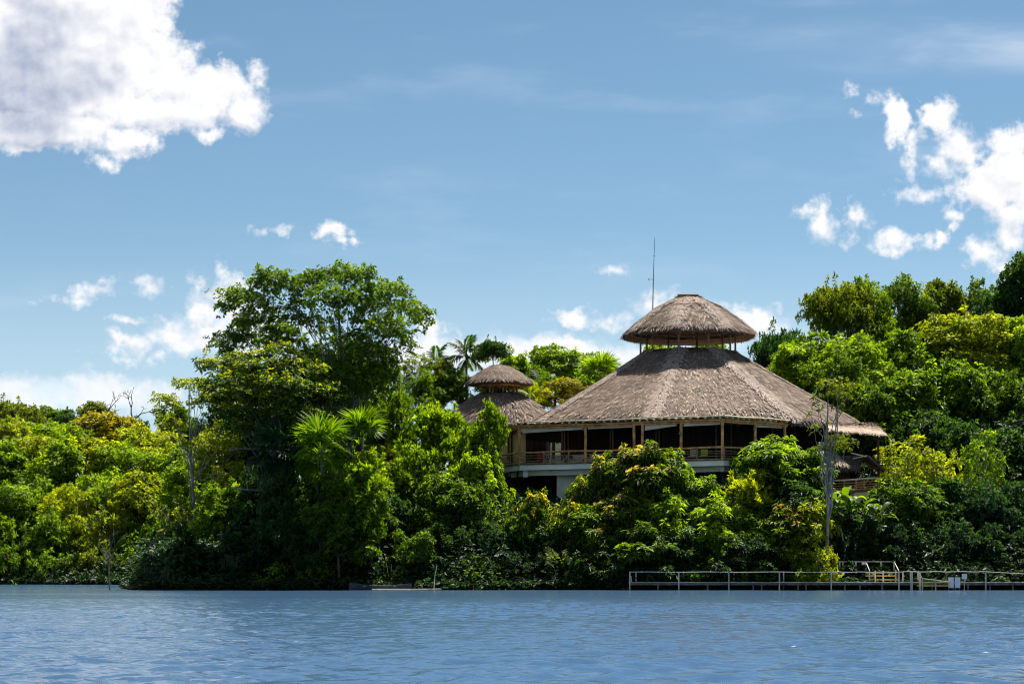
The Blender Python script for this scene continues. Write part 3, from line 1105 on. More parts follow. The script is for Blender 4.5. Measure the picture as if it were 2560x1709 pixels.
    # posts in the dark inside
    for px, yy in ((1405, 185.6), (1411, 185.6), (1420, 187), (1526, 184.5), (1532, 184.5), (1640, 183.5), (1648, 183.0), (1790, 182.5), (1828, 183.5), (1931, 186.5)):
        u = at(px, 1100, yy)
        put(MB().tube([(u.x, u.y, FLOOR), (u.x, u.y, 15.1)], .085, 7), 'inner_post', 'brown_wood')
    # ---- verandah roof: boarded lid up to the thatch, bamboo edge, joist ends, plates
    eave = [(LX + 16.6 * math.sin(TH0 + R(a)) * 1, LY - 16.6 * math.cos(TH0 + R(a)), 15.05) for a in (-62, -45, -30, -10, 0, 15, 30, 45, 60)]
    ed = [(A.x - .4, A.y + .2, FASC - .32), (B.x - .3, B.y - .25, FASC)]
    edge = [Vector((A.x - .25, A.y, FASC)), Vector((B.x - .15, B.y - .25, FASC)), Vector((Cc.x, Cc.y - .3, FASC)), Vector((D.x + .3, D.y - .15, FASC)), Vector((E.x, E.y, FASC))]
    mb = MB()
    ctr = Vector((LX, LY, 15.3))
    for i in range(4):
        a, b = edge[i], edge[i + 1]
        a2, b2 = a.lerp(ctr, .42), b.lerp(ctr, .42)
        a2.z = b2.z = 15.45
        mb.add([a, b, b2, a2, a - Vector((0, 0, .07)), b - Vector((0, 0, .07)), b2 - Vector((0, 0, .07)), a2 - Vector((0, 0, .07))],
               [(0, 1, 2, 3), (7, 6, 5, 4), (0, 4, 5, 1), (1, 5, 6, 2), (2, 6, 7, 3), (3, 7, 4, 0)])
    put(mb, 'verandah_roof', 'brown_wood')
    for i in range(3):
        a, b = edge[i], edge[i + 1]
        d = (b - a)
        ln = d.length
        d.normalize()
        nn = Vector((d.y, -d.x, 0))
        # slightly wavy pole along the edge and the two plates below it
        pts = [a.lerp(b, t) + Vector((0, 0, .03 * math.sin(t * 9 + i))) + nn * .05 for t in np.linspace(0, 1, 9)]
        put(MB().tube([p + Vector((0, 0, .06)) for p in pts], .065, 7), 'edge_pole', 'bamboo_pale')
        put(MB().tube([p - Vector((0, 0, .26)) - nn * .2 for p in pts], .085, 7), 'plate_pole', 'bamboo')
        put(MB().tube([p - Vector((0, 0, .43)) - nn * .3 for p in pts], .085, 7), 'plate_pole', 'bamboo')
        nj = max(2, int(ln / .68))
        jm = None
        for j in range(nj):
            p = a.lerp(b, (j + .5) / nj)
            put(MB().tube([p + nn * .12 - Vector((0, 0, .10)), p - nn * 2.2 + Vector((0, 0, .12))], .075, 7), 'joist', 'bamboo_pale' if j % 5 else 'bamboo')
    # posts along the front
    front = [(1299, 186.5), (1464, None), (1585, None), (1606, None), (1703, None), (1806, 178.05), (1888, None), (1962, 183.2)]
    for px, yy in front:
        if yy is None:                                  # on the line B-C or C-D
            k = (px - CX) / FPX
            a, b = (B, Cc) if px < 1806 else (Cc, D)
            t = (k * a.y - a.x) / ((b.x - a.x) - k * (b.y - a.y))
            p = a.lerp(b, t)
        else:
            p = Vector(((px - CX) / FPX * yy, yy))
        rad = .13
        z1 = FASC - .2
        pts = [(p.x + rng.normal(0, .012), p.y, z) for z in np.linspace(FLOOR - .02, z1, 7)]
        put(MB().tube(pts, rad, 8), 'verandah_post', 'bamboo')
    # railing: bottom and top pole, three thin rails, short posts
    runs = [(A, B), (B, Cc), (Cc, D)]
    for a, b in runs:
        d = (b - a).normalized()
        nn = Vector((d.y, -d.x))
        nseg = max(1, round((b - a).length / 2.45))
        for hgt, rad, mt in ((.10, .10, 'bamboo_grey'), (1.12, .095, 'bamboo'), (.36, .035, 'bamboo_grey'), (.58, .035, 'bamboo_grey'), (.80, .04, 'bamboo_grey')):
            p, q = a + nn * .04, b + nn * .04
            pts = [Vector((*(p.lerp(q, t)), FLOOR + hgt + .025 * math.sin(t * 17 + hgt * 9))) for t in np.linspace(0, 1, 2 * nseg + 1)]
            put(MB().tube(pts, rad, 7), 'rail', mt)
        for i in range(nseg + 1):
            p = a.lerp(b, i / nseg) + nn * .04
            put(MB().tube([(p.x, p.y, FLOOR - .02), (p.x, p.y, FLOOR + 1.1)], .085, 7), 'rail_post', 'bamboo_grey')
    # canvas blinds rolled part of the way down, each bay hanging at its own slant
    def on_line(px, a, b):
        k = (px - CX) / FPX
        t = (k * a.y - a.x) / ((b.x - a.x) - k * (b.y - a.y))
        return a.lerp(b, t)
    for p0, p1, h0, h1, seg in ((1306, 1460, .34, .16, (B, Cc)), (1469, 1581, .15, .12, (B, Cc)), (1611, 1690, .44, .12, (B, Cc)), (1708, 1800, .18, .12, (B, Cc)), (1892, 1957, .16, .10, (Cc, D))):
        a, b = on_line(p0, *seg), on_line(p1, *seg)
        d = (b - a).normalized()
        nn = Vector((d.y, -d.x)) * -.12
        t = .025
        z1 = FASC - .50
        mb = MB()
        vs_ = []
        for q, h in ((a, h0), (b, h1)):
            for s_ in (-t, t):
                o = q + nn + nn.normalized() * s_
                vs_ += [(o.x, o.y, z1 - h), (o.x, o.y, z1)]
        mb.add(vs_, [(0, 1, 5, 4), (2, 6, 7, 3), (0, 4, 6, 2), (1, 3, 7, 5), (0, 2, 3, 1), (4, 5, 7, 6)])
        bl = put(mb, 'blind', 'canvas')
        q0, q1 = Vector(vs_[0]), Vector(vs_[4])
        put(MB().tube([q0, q1], .05, 7), 'blind_roller', 'canvas', bl)
    # two small wall lamps on posts (unlit)
    for px, py in ((1464 - 5, 1072), (1700, 1082), (1886, 1072)):
        a = on_line(px, B, Cc) if px < 1806 else on_line(px, Cc, D)
        z = at(px, py, a.y).z
        put(MB().tube([(a.x - .05, a.y - .2, z - .14), (a.x - .05, a.y - .2, z + .02), (a.x - .05, a.y - .2, z + .12)], [.10, .09, .03], 8), 'lamp', 'steel')
    return L, (A, B, Cc, D), on_line


LODGE, VCORN, on_line = build_lodge()


def build_hut():
    c = at(1249, 1000, 212.0)
    X0, Y0 = c.x, 212.0
    m = Y0 / FPX
    zz = lambda py: EYE + (HY - py) * m
    H = empty('round_hut', (X0, Y0, gz(X0, Y0)), 'smaller thatched hut with a domed cap roof half hidden behind the lodge', 'building')
    off = -Vector(H.location)
    r = thatch_roof(H, X0, Y0, [(38 * m, zz(982)), (55 * m, zz(985)), (80 * m, zz(997)), (108 * m, zz(1015)), (135 * m, zz(1041)), (160 * m, zz(1068))], R(-20), n=8, rnd=.5, per=7, hip=False)
    r.location = off
    r = thatch_roof(H, X0, Y0, [(.2, zz(911)), (25 * m, zz(915)), (58 * m, zz(932)), (82 * m, zz(952)), (88 * m, zz(958))], R(-20), name='cap_roof', n=8, rnd=.8, per=9, step=.26, sl=.45, sw=.06, hip=False, thick=.16)
    r.location = off
    for k in range(8):
        an = R(45 * k + 12)
        x, y = X0 + 44 * m * math.sin(an), Y0 - 44 * m * math.cos(an)
        MB().tube([(x, y, zz(992)), (x, y, zz(950))], .12, 6).build('post', MAT['bamboo_grey'], H, off)
    pts = [(X0 + 52 * m * math.sin(R(a)), Y0 - 52 * m * math.cos(R(a)), zz(965)) for a in range(0, 361, 20)]
    MB().tube(pts, .09, 6, False).build('ring_beam', MAT['bamboo'], H, off)
    mb = MB()
    w = [(X0 + 128 * m * math.sin(R(a + 5)), Y0 - 128 * m * math.cos(R(a + 5))) for a in range(0, 360, 30)][::-1]
    poly_prism(mb, w, gz(X0, Y0) - 1, zz(1066))
    mb.build('wall', MAT['brown_wood'], H, off)


build_hut()


def build_antenna():
    b, t = at(1631.5, 860, 203.5), at(1637, 594, 203.5)
    b.z = gz(b.x, 203.5)
    A = empty('antenna_mast', b, 'thin whip antenna mast rising behind the lantern roof', 'antenna')
    mid = at(1632, 770, 203.5) - b
    j1, j2, tp = at(1633.3, 698, 203.5) - b, at(1635.2, 640, 203.5) - b, t - b
    MB().tube([(0, 0, 0), mid, j1], [.07, .06, .05], 6).build('mast', MAT['steel'], A)
    MB().tube([j1, j2, tp], [.04, .03, .02], 6).build('whip', MAT['steel'], A)
    MB().tube([j1 + Vector((-.45, 0, 0)), j1 + Vector((.08, 0, 0))], .03, 5).build('cross_arm', MAT['steel'], A)
    MB().tube([j1 + Vector((-.45, 0, .12)), j1 + Vector((-.45, 0, -.12))], .03, 5).build('stub', MAT['steel'], A)
    MB().tube([j2 + Vector((-.10, 0, 0)), j2 + Vector((.1, 0, 0))], .03, 5).build('collar', MAT['steel'], A)


build_antenna()


def shaggy(parent, quad, n, sl=.7, sw=.08, tint=(.35, 1.0), fringe=0, name='thatch', thick=.16):
    """a small lean-to thatch: quad = top edge a-b, bottom edge d-c; strands run from top to bottom"""
    a, b, c, d = [np.array(v, float) for v in quad]
    mb = MB()
    vs_ = [tuple(x) for x in (a, b, c, d)] + [tuple(x - np.array([0, 0, thick])) for x in (a, b, c, d)]
    mb.add(vs_, [(0, 1, 2, 3), (7, 6, 5, 4), (0, 4, 5, 1), (1, 5, 6, 2), (2, 6, 7, 3), (3, 7, 4, 0)])
    o = mb.build('thatch_bed', MAT['thatch'], parent)
    for nm, vv in (('tint', .4), ('young', .0)):
        at_ = o.data.attributes.new(nm, 'FLOAT', 'POINT')
        at_.data.foreach_set('value', np.full(8, vv, dtype=np.float32))
    u, v = rng.random(n), rng.random(n) ** .9
    p = (a * (1 - u)[:, None] + b * u[:, None]) * (1 - v)[:, None] + (d * (1 - u)[:, None] + c * u[:, None]) * v[:, None]
    dn = norm((d + c) - (a + b))
    ac = norm(b - a)
    nr = np.cross(ac, dn)
    nr = nr * np.sign(nr[2])
    dd = norm(dn + ac * rng.normal(0, .4, (n, 1)) + nr * rng.uniform(.0, .35, (n, 1)))
    dd[:, 2] -= v * .45
    prt = strands(p + nr * .03, norm(dd), np.repeat(nr[None], n, 0), sl * rng.uniform(.5, 1.3, n), sw * rng.uniform(.6, 1.5, n), rng.uniform(*tint, n), np.zeros(n))
    t = obj(name, mesh_np(name, prt[0], prt[1], [MAT['thatch']], {'tint': prt[2], 'young': prt[3]}), o)
    tag(t, kind='stuff')
    return o


def build_porch():
    """upper thatched porch with its tall post, and the open bamboo deck with two little roofs under it"""
    p0 = at(2196, 1214, 184.0)
    P = empty('thatched_porch', (p0.x, 184.0, gz(p0.x, 184)), 'straw porch roof on a tall post beside the lodge', 'porch')
    off = -Vector(P.location)
    g_ = lambda px, py, Y: at(px, py, Y) + off
    shaggy(P, (g_(2066, 1058, 188.5), g_(2180, 1056, 189.5), g_(2214, 1084, 184.5), g_(2075, 1072, 184.0)), 3200, tint=(.55, 1.0))
    MB().tube([g_(2196, 1290, 185), g_(2196, 1150, 185), g_(2195, 1086, 185)], .11, 7).build('tall_post', MAT['brown_wood'], P)
    MB().tube([g_(2078, 1200, 185), g_(2078, 1078, 185)], .10, 7).build('tall_post', MAT['brown_wood'], P)
    MB().tube([g_(2066, 1079, 185), g_(2214, 1088, 185)], .08, 6).build('plate', MAT['bamboo'], P)
    D = empty('bamboo_deck', (p0.x - 2, 183.0, gz(p0.x - 2, 183)), 'small bamboo deck with railing and two low thatch roofs below the porch', 'deck')
    off = -Vector(D.location)
    g2 = lambda px, py, Y: at(px, py, Y) + off
    shaggy(D, (g2(1995, 1128, 184.2), g2(2080, 1126, 184.2), g2(2116, 1160, 182.4), g2(2010, 1152, 182.4)), 1500, tint=(.5, 1.0))
    shaggy(D, (g2(2090, 1140, 185.5), g2(2150, 1138, 185.5), g2(2146, 1170, 183.8), g2(2092, 1168, 183.8)), 900, tint=(0, .4))
    shaggy(D, (g2(2150, 1140, 186.5), g2(2172, 1137, 183.0), g2(2210, 1172, 183.2), g2(2188, 1170, 186.5)), 1000, tint=(.0, .5))
    MB().tube([g2(2128, 1132, 183.6), g2(2166, 1141, 183.2)], .06, 6).build('ridge_pole', MAT['bamboo_pale'], D)
    MB().tube([g2(2132, 1146, 183.6), g2(2168, 1138, 183.2)], .05, 6).build('ridge_pole', MAT['bamboo_pale'], D)
    for i in range(9):
        a, b = g2(2156 + i * 3.2, 1142 + i * 1.2, 185.5), g2(2176 + i * 4.0, 1172, 183.2)
        MB().tube([a, b], .045, 5).build('rafter', MAT['brown_wood'], D)
    for px, y0, y1, yy in ((2082, 1232, 1160, 183.4), (2146, 1225, 1165, 184.5), (2098, 1240, 1150, 185.5), (2180, 1225, 1165, 186)):
        MB().tube([g2(px, y0, yy), g2(px, y1, yy)], .09, 6).build('post', MAT['brown_wood'], D)
    fl = [g2(2020, 1228, 183.6), g2(2110, 1228, 182.6), g2(2198, 1222, 183.4), g2(2200, 1220, 187), g2(2020, 1226, 187)]
    mb = MB()
    n = len(fl)
    mb.add([tuple(p) for p in fl] + [tuple(p - Vector((0, 0, .18))) for p in fl], [tuple(range(n)), tuple(reversed(range(n, 2 * n)))] + [(i, n + i, n + (i + 1) % n, (i + 1) % n) for i in range(n)])
    mb.build('deck_floor', MAT['bamboo_grey'], D)
    path = [(2030, 1228, 183.5), (2075, 1229, 183.0), (2110, 1228, 182.6), (2140, 1226, 182.8), (2160, 1224, 183.0), (2196, 1222, 183.4)]
    for dz, rad, mt in ((.05, .09, 'bamboo'), (.28, .05, 'bamboo'), (.50, .05, 'bamboo'), (.72, .05, 'bamboo'), (1.0, .09, 'bamboo_pale')):
        MB().tube([g2(*p) + Vector((0, 0, dz)) for p in path], rad, 6).build('rail', MAT[mt], D)
    for p in path:
        q = g2(*p)
        MB().tube([q, q + Vector((0, 0, 1.0))], .07, 6).build('rail_post', MAT['bamboo'], D)
    MB().box(g2(2088, 1190, 186.6), (2.6, .2, 2.4)).build('back_wall', MAT['brown_wood'], D)
    a = g2(2150, 1212, 184.2)
    MB().box(a, (.6, .4, .45)).build('bench_box', MAT['bamboo'], D)


build_porch()


def build_furniture():
    A, B, Cc, D = VCORN

    def spot(px, back):
        p = on_line(px, B, Cc) if px < 1806 else on_line(px, Cc, D)
        return Vector((p.x, p.y + back, FLOOR + .014))
    rz = math.atan2(-8.5, 17.7)

    def sofa(px, w, label):
        o = spot(px, 1.3)
        S = empty('sofa', o, label, 'sofa', 'sofas on the verandah')
        S.rotation_euler = (0, 0, rz)
        MB().box((0, 0, .22), (w, .8, .24)).build('seat', MAT['cream_fabric'], S)
        MB().box((0, .34, .60), (w, .18, .52)).build('backrest', MAT['cream_fabric'], S)
        for s_ in (-1, 1):
            MB().box((s_ * (w / 2 - .08), -.06, .42), (.16, .6, .16)).build('armrest', MAT['cream_fabric'], S)
            MB().box((s_ * (w / 2 - .1), -.3, .05), (.1, .1, .1)).build('leg', MAT['brown_wood'], S)
            MB().box((s_ * (w / 2 - .1), .3, .05), (.1, .1, .1)).build('leg', MAT['brown_wood'], S)
    sofa(1400, 1.25, 'cream sofa behind the railing right of the folding stand')
    sofa(1446, 1.25, 'cream sofa behind the railing just before the second verandah post')
    sofa(1490, 1.3, 'cream sofa behind the railing just past the second verandah post')

    def chair(px, mat, label, back=1.5):
        o = spot(px, back)
        S = empty('chair', o, label, 'chair', 'chairs on the verandah')
        S.rotation_euler = (0, 0, rz)
        MB().box((0, 0, .45), (.62, .6, .12)).build('seat', MAT[mat], S)
        MB().box((0, .27, .78), (.62, .1, .58)).build('backrest', MAT[mat], S)
        for x in (-.26, .26):
            for y in (-.24, .24):
                MB().box((x, y, .2), (.06, .06, .4)).build('leg', MAT['brown_wood'], S)
    chair(1348, 'red_fabric', 'red chair behind the railing near the first verandah post')
    chair(1762, 'yellow_fabric', 'yellow chair behind the railing beside the corner post')
    chair(1735, 'cream_fabric', 'cream chair behind the railing next to the yellow chair')
    o = spot(1369, .6)
    S = empty('folding_stand', o, 'white folding stand with crossed legs behind the railing', 'stand')
    for x in (-.28, .28):
        for y in (-.2, .2):
            MB().tube([(x, y, 0), (x * .1, -y * .3, .92)], .025, 5).build('leg', MAT['white_board'], S)
    MB().tube([(-.32, 0, .9), (.32, 0, .93)], .03, 5).build('top_bar', MAT['white_board'], S)
    MB().tube([(-.22, .0, .3), (.22, 0, .3)], .02, 5).build('stretcher', MAT['white_board'], S)


build_furniture()


# ------------------------------------------------------------------ dock, landing, signs, canoe


def build_dock():
    Y0 = 166.0
    DZ = EYE - 33 / FPX * Y0                      # deck height
    x0, x1 = at(1573, 0, Y0).x, at(2640, 0, Y0).x
    K = empty('dock_walkway', ((x0 + x1) / 2, Y0 + .7, -.5), 'long low timber walkway with rope railing along the shore', 'dock')
    off = -Vector(K.location)
    v = lambda px, z, y=Y0: Vector((at(px, 0, y).x, y, z)) + off
    pl = MB().box((0, 0, 0), (.185, 1.45, .06)).mesh('plank', MAT['dock_wood'])
    n = int((x1 - x0) / .2)
    for i in range(n):
        o = obj('plank', pl, K, Vector((x0 + .1 + i * .2, Y0 + .72 + rng.normal(0, .02), DZ + rng.normal(0, .006))) + off, rng.normal(0, .012))
    for y in (Y0 + .12, Y0 + 1.3):
        MB().box(Vector(((x0 + x1) / 2, y, DZ - .13)) + off, (x1 - x0, .12, .17)).build('bearer', MAT['dock_dark'], K)
    posts = [1574, 1590, 1697, 1708.5, 1822, 1834, 1948, 1959, 2077.6, 2081.5, 2247, 2257, 2279, 2296, 2300, 2367, 2464, 2565]
    wide = {2279: .20, 2296: .16, 2300: .16}
    RZ = EYE - 7 / FPX * Y0
    for i, px in enumerate(posts):
        y = Y0 - .02 if i % 2 == 0 else Y0 + 1.42
        w = wide.get(px, .10)
        top = RZ + .05 + rng.normal(0, .02)
        MB().bar(v(px, -1.2, y), v(px + rng.normal(0, .4), top, y), w, w).build('post', MAT['dock_wood'], K)
    for px in (1645, 1769, 1883, 1904, 1995, 2015, 2112, 2150, 2205, 2330, 2420, 2475, 2532):
        MB().bar(v(px, -1.2, Y0 + .1), v(px, DZ - .2, Y0 + .1), .12, .12).build('pile', MAT['dock_dark'], K)
    MB().bar(v(1579, DZ, Y0 + .3), v(1577, DZ + .55, Y0 + .3), .07, .07).build('stub_post', MAT['dock_wood'], K)
    for (a, b, y) in ((1573, 2081, Y0 - .02), (2081, 2257, Y0 - .02), (2257, 2464, Y0 - .02)):
        pts = [v(a + (b - a) * t, RZ + .02 * math.sin(t * 20) + (.03 if a > 2200 else 0), y) for t in np.linspace(0, 1, 12)]
        MB().tube(pts, .028, 5).build('hand_rope', MAT['rope'], K)
    MB().tube([v(2464, RZ + .03), v(2510, RZ - .05), v(2570, RZ - .16)], .028, 5).build('hand_rope', MAT['rope'], K)
    # the two yellow boards of the boarding step at the water's edge
    for py, a, b in ((1455.0, 2296, 2372), (1463.4, 2293, 2372)):
        z = EYE - (py - HY) / FPX * (Y0 - .5)
        MB().box((v(a, z, Y0 - .5) + v(b, z, Y0 - .5)) / 2, ((b - a) / FPX * Y0, .3, .075)).build('boarding_step', MAT['yellow_wood'], K)
    for px in (2306, 2339):
        MB().bar(v(px, -1, Y0 - .6), v(px, EYE - 24 / FPX * Y0, Y0 - .6), .10, .10).build('post', MAT['dock_wood'], K)
    MB().tube([v(2296, RZ, Y0 - .3), v(2306, EYE - 23 / FPX * Y0, Y0 - .6), v(2339, EYE - 27 / FPX * Y0, Y0 - .6), v(2370, EYE - 31 / FPX * Y0, Y0 - .6)], .028, 5).build('hand_rope', MAT['rope'], K)
    # a plank end and loose lath at the outer end
    MB().box(v(1566, .12, Y0 + .4), (.9, .2, .05)).build('loose_board', MAT['dock_dark'], K)

    # ---- landing with its stair
    Y1 = 169.4
    PZ = EYE - 13 / FPX * Y1
    Lx0, Lx1 = at(2092, 0, Y1).x, at(2244, 0, Y1).x
    Ld = empty('landing_stage', ((Lx0 + Lx1) / 2, Y1 + .8, 0), 'raised grey timber landing with a yellow-edged stair down to the walkway', 'landing')
    off2 = -Vector(Ld.location)
    w = lambda px, py, y=Y1: at(px, py, y) + off2
    npk = 22
    pm = MB().box((0, 0, 0), ((Lx1 - Lx0) / npk * .95, 1.8, .07)).mesh('plank', MAT['dock_wood'])
    for i in range(npk):
        obj('plank', pm, Ld, Vector((Lx0 + (i + .5) * (Lx1 - Lx0) / npk, Y1 + .85, PZ)) + off2)
    MB().box(Vector(((Lx0 + Lx1) / 2, Y1 - .08, PZ - .16)) + off2, (Lx1 - Lx0, .1, .22)).build('bearer', MAT['dock_dark'], Ld)
    for px in (2099, 2107, 2131, 2139.5, 2164, 2202, 2235):
        a = w(px, 1402.5)
        MB().bar((a.x, a.y, -.6), a, .12, .12).build('post', MAT['dock_wood'], Ld)
    for px in (2086, 2117, 2125, 2146, 2152, 2158, 2163, 2175, 2184):
        a = w(px, 1440)
        MB().bar((a.x, a.y + .2, -.6), (a.x, a.y + .2, PZ + off2.z - .1), .09, .09).build('pile', MAT['dock_dark'], Ld)
    MB().bar(w(2088, 1403), w(2236, 1403), .06, .07).build('rail', MAT['dock_wood'], Ld)
    MB().bar(w(2106, 1397.5, Y1 + 1.7), w(2182, 1397.5, Y1 + 1.7), .07, .1).build('rail', MAT['dock_dark'], Ld)
    MB().bar(w(2106, 1413.5, Y1 + 1.7), w(2172, 1413.5, Y1 + 1.7), .06, .08).build('rail', MAT['dock_dark'], Ld)
    for px in (2107, 2139, 2180):
        a = w(px, 1397, Y1 + 1.7)
        MB().bar((a.x, a.y, PZ + off2.z), a, .09, .09).build('post', MAT['dock_dark'], Ld)
    for i, (py, a, b) in enumerate(((1431.2, 2163, 2236), (1438.5, 2163, 2238), (1448.2, 2172, 2246))):
        y = Y1 - .5 - i * .55
        MB().box((w(a, py, y) + w(b, py, y)) / 2, ((b - a) / FPX * y, .4, .09)).build('stair_tread', MAT['yellow_wood'], Ld)
    for px, t in ((2173.5, 1425), (2188, 1425), (2208, 1425.5), (2239, 1423), (2246.5, 1425)):
        a = w(px, t, Y1 - 1.9)
        MB().bar((a.x, a.y, -.6), a, .11, .11).build('stair_post', MAT['dock_wood'], Ld)
    MB().bar(w(2164.5, 1403, Y1 - .1), w(2174, 1426, Y1 - 1.9), .05, .06).build('stair_rail', MAT['rope'], Ld)
    MB().bar(w(2235, 1403, Y1 - .1), w(2246.5, 1425, Y1 - 1.9), .05, .06).build('stair_rail', MAT['rope'], Ld)
    # upper walkway behind, in the shade of the trees
    for py in (1418, 1411):
        MB().bar(w(2068, py, Y1 + 2.4), w(2100, py, Y1 + 2.4), .06, .05).build('rail', MAT['dock_dark'], Ld)

    # ---- boards and signs
    for px, lab in ((2377.5, 'white board standing on the walkway edge, the one nearer the yellow step'), (2393.7, 'white board standing on the walkway edge, the one nearer the small sign')):
        a = at(px, 1469, Y0 - .35)
        S = empty('notice_board', a, lab, 'board', 'white boards on the walkway')
        MB().box((0, 0, .44), (.43, .05, .86)).build('panel', MAT['white_board'], S)
        for s_ in (-1, 1):
            MB().box((s_ * .17, .05, .2), (.05, .05, 1.0)).build('leg', MAT['dock_dark'], S)
    a = at(2411, 1470, Y0 - .2)
    S = empty('sign', a, 'small square white sign on a short post beside the boards', 'sign')
    MB().box((0, 0, .98), (.40, .04, .42)).build('panel', MAT['white_board'], S)
    MB().box((0, .045, .35), (.07, .05, 1.5)).build('post', MAT['dock_wood'], S)
    a = at(2160.5, 1411, Y1 - .12)
    S = empty('sign', a, 'tiny white sign fixed on the landing railing', 'sign')
    MB().box((0, 0, .12), (.42, .03, .24)).build('panel', MAT['white_board'], S)
    MB().box((0, .03, .13), (.06, .03, .3)).build('bracket', MAT['dock_wood'], S)


build_dock()


def build_canoe():
    a, b = at(872, 1470, 166.6), at(1030, 1470, 166.8)
    ctr = (a + b) / 2
    C = empty('canoe', (ctr.x, ctr.y, 0), 'dark blue dugout canoe moored against the bank', 'canoe')
    Ln = (b - a).length
    n, k = 25, 9
    V = []
    for i in range(n):
        t = -1 + 2 * i / (n - 1)
        w = .42 * (1 - abs(t) ** 2.6) ** .8 + .02
        sheer = .36 + .16 * t * t + (.10 * max(0, -t - .6))
        for j in range(k):
            q = -1 + 2 * j / (k - 1)
            V.append((t * Ln / 2, q * w, sheer - (sheer + .12) * (1 - abs(q) ** 2.4)))
    for i in range(n):
        t = -1 + 2 * i / (n - 1)
        w = (.42 * (1 - abs(t) ** 2.6) ** .8 + .02) * .9
        sheer = .36 + .16 * t * t + (.10 * max(0, -t - .6))
        for j in range(k):
            q = -1 + 2 * j / (k - 1)
            V.append((t * Ln / 2 * .985, q * w, sheer - (sheer + .04) * (1 - abs(q) ** 2.4)))
    F = []
    N = n * k
    for i in range(n - 1):
        for j in range(k - 1):
            p = i * k + j
            F.append((p, p + k, p + k + 1, p + 1))
            F.append((N + p, N + p + 1, N + p + k + 1, N + p + k))
        for j, s_ in ((0, 1), (k - 1, -1)):
            p = i * k + j
            F.append((p, N + p, N + p + k, p + k) if s_ > 0 else (p, p + k, N + p + k, N + p))
    for i in (0, n - 1):
        for j in range(k - 1):
            p = i * k + j
            F.append((p, p + 1, N + p + 1, N + p))
    me = bpy.data.meshes.new('hull')
    me.from_pydata(V, [], F)
    me.materials.append(MAT['canoe_paint'])
    obj('hull', me, C)
    for s_ in (-1, 1):
        pts = [(t * Ln / 2, s_ * (.43 * (1 - abs(t) ** 2.6) ** .8 + .02), .38 + .16 * t * t + .1 * max(0, -t - .6)) for t in np.linspace(-.97, .97, 15)]
        MB().tube(pts, .03, 5).build('gunwale', MAT['dock_dark'], C)
    for t in (-.5, 0, .45):
        MB().box((t * Ln / 2, 0, .3), (.22, .74, .04)).build('seat', MAT['dock_wood'], C)
    q = at(1018, 1472, 166.0)
    o = MB().tube([at(930, 1472.3, 165.9) , at(1020, 1472.6, 165.9), at(1104, 1471.2, 165.9)], [.06, .07, .05], 6).build('floating_pole', MAT['bamboo_pale'])
    tag(o, 'pale bamboo pole lying on the water below the canoe', 'pole')
    p = at(1083, 1473, 166.3)
    p.z = -.8
    o = MB().tube([p, at(1087, 1440, 166.3), at(1092.5, 1412, 166.3)], [.04, .035, .025], 5).build('mooring_stick', MAT['bamboo_pale'])
    tag(o, 'thin upright mooring stick leaning at the canoe end', 'stick')


build_canoe()

# ------------------------------------------------------------------ palms and large-leaved plants


def fan_frond(seed, lp=1.3, rad=1.75, nseg=26):
    r = np.random.default_rng(seed)
    V, F, T, Y_ = [], [], [], []
    w = .035
    pts = np.array([[0, 0, 0], [lp * .5, 0, .06], [lp, 0, 0]])
    for i in range(2):
        a, b = pts[i], pts[i + 1]
        o = len(V)
        V += [a + [0, w, 0], a - [0, w, 0], b - [0, w * .7, 0], b + [0, w * .7, 0]]
        F += [(o, o + 1, o + 2), (o, o + 2, o + 3)]
        T += [.2] * 4
    c = pts[2]
    for s in range(nseg):
        a = math.radians(-125 + 250 * s / (nseg - 1)) + r.normal(0, .03)
        L = rad * (1 - .22 * abs(a) / 2.2) * r.uniform(.88, 1.08)
        d = np.array([math.cos(a), math.sin(a), 0])
        q = np.array([-math.sin(a), math.cos(a), 0])
        hw = rad * .048
        p1 = c + d * L * .5 + np.array([0, 0, .10 + .05 * r.normal()])
        p2 = c + d * L + np.array([0, 0, -.10 - .35 * r.random()])
        o = len(V)
        V += [c, p1 + q * hw, p1 - q * hw, p2]
        F += [(o, o + 2, o + 1), (o + 1, o + 2, o + 3)]
        T += [r.random()] * 4
    V, F = np.array(V), np.array(F)
    return mesh_np('frond', V, F, [MAT['leaf']], {'tint': np.array(T), 'young': np.zeros(len(V))})


def feather_frond(seed, L=2.6, nl=26, drop=1.1):
    r = np.random.default_rng(seed)
    V, F, T = [], [], []
    t = np.linspace(0, 1, 9)
    sp = np.stack([L * t * (1 - .12 * t), 0 * t, .35 * L * t - drop * t ** 2.2], -1)
    for i in range(8):
        a, b = sp[i], sp[i + 1]
        o = len(V)
        w0, w1 = .04 * (1 - t[i]) + .008, .04 * (1 - t[i + 1]) + .008
        V += [a + [0, w0, 0], a - [0, w0, 0], b - [0, w1, 0], b + [0, w1, 0]]
        F += [(o, o + 1, o + 2), (o, o + 2, o + 3)]
        T += [.3] * 4
    for j in range(nl):
        f = .18 + .82 * j / nl
        p = np.array([np.interp(f, t, sp[:, k]) for k in range(3)])
        ll = L * .30 * math.sin(math.pi * (.22 + .72 * f)) + .1
        for s in (-1, 1):
            d = norm(np.array([.55, s * 1.0, -.18 + r.normal(0, .12)]))
            q = norm(np.cross(d, [0, 0, 1]))
            m_ = p + d * ll * .45 + np.array([0, 0, .03])
            e = p + d * ll + np.array([0, 0, -ll * r.uniform(.2, .5)])
            o = len(V)
            V += [p, m_ + q * .055, m_ - q * .055, e]
            F += [(o, o + 2, o + 1), (o + 1, o + 2, o + 3)]
            T += [r.random()] * 4
    V, F = np.array(V), np.array(F)
    return mesh_np('frond', V, F, [MAT['leaf']], {'tint': np.array(T), 'young': np.zeros(len(V))})


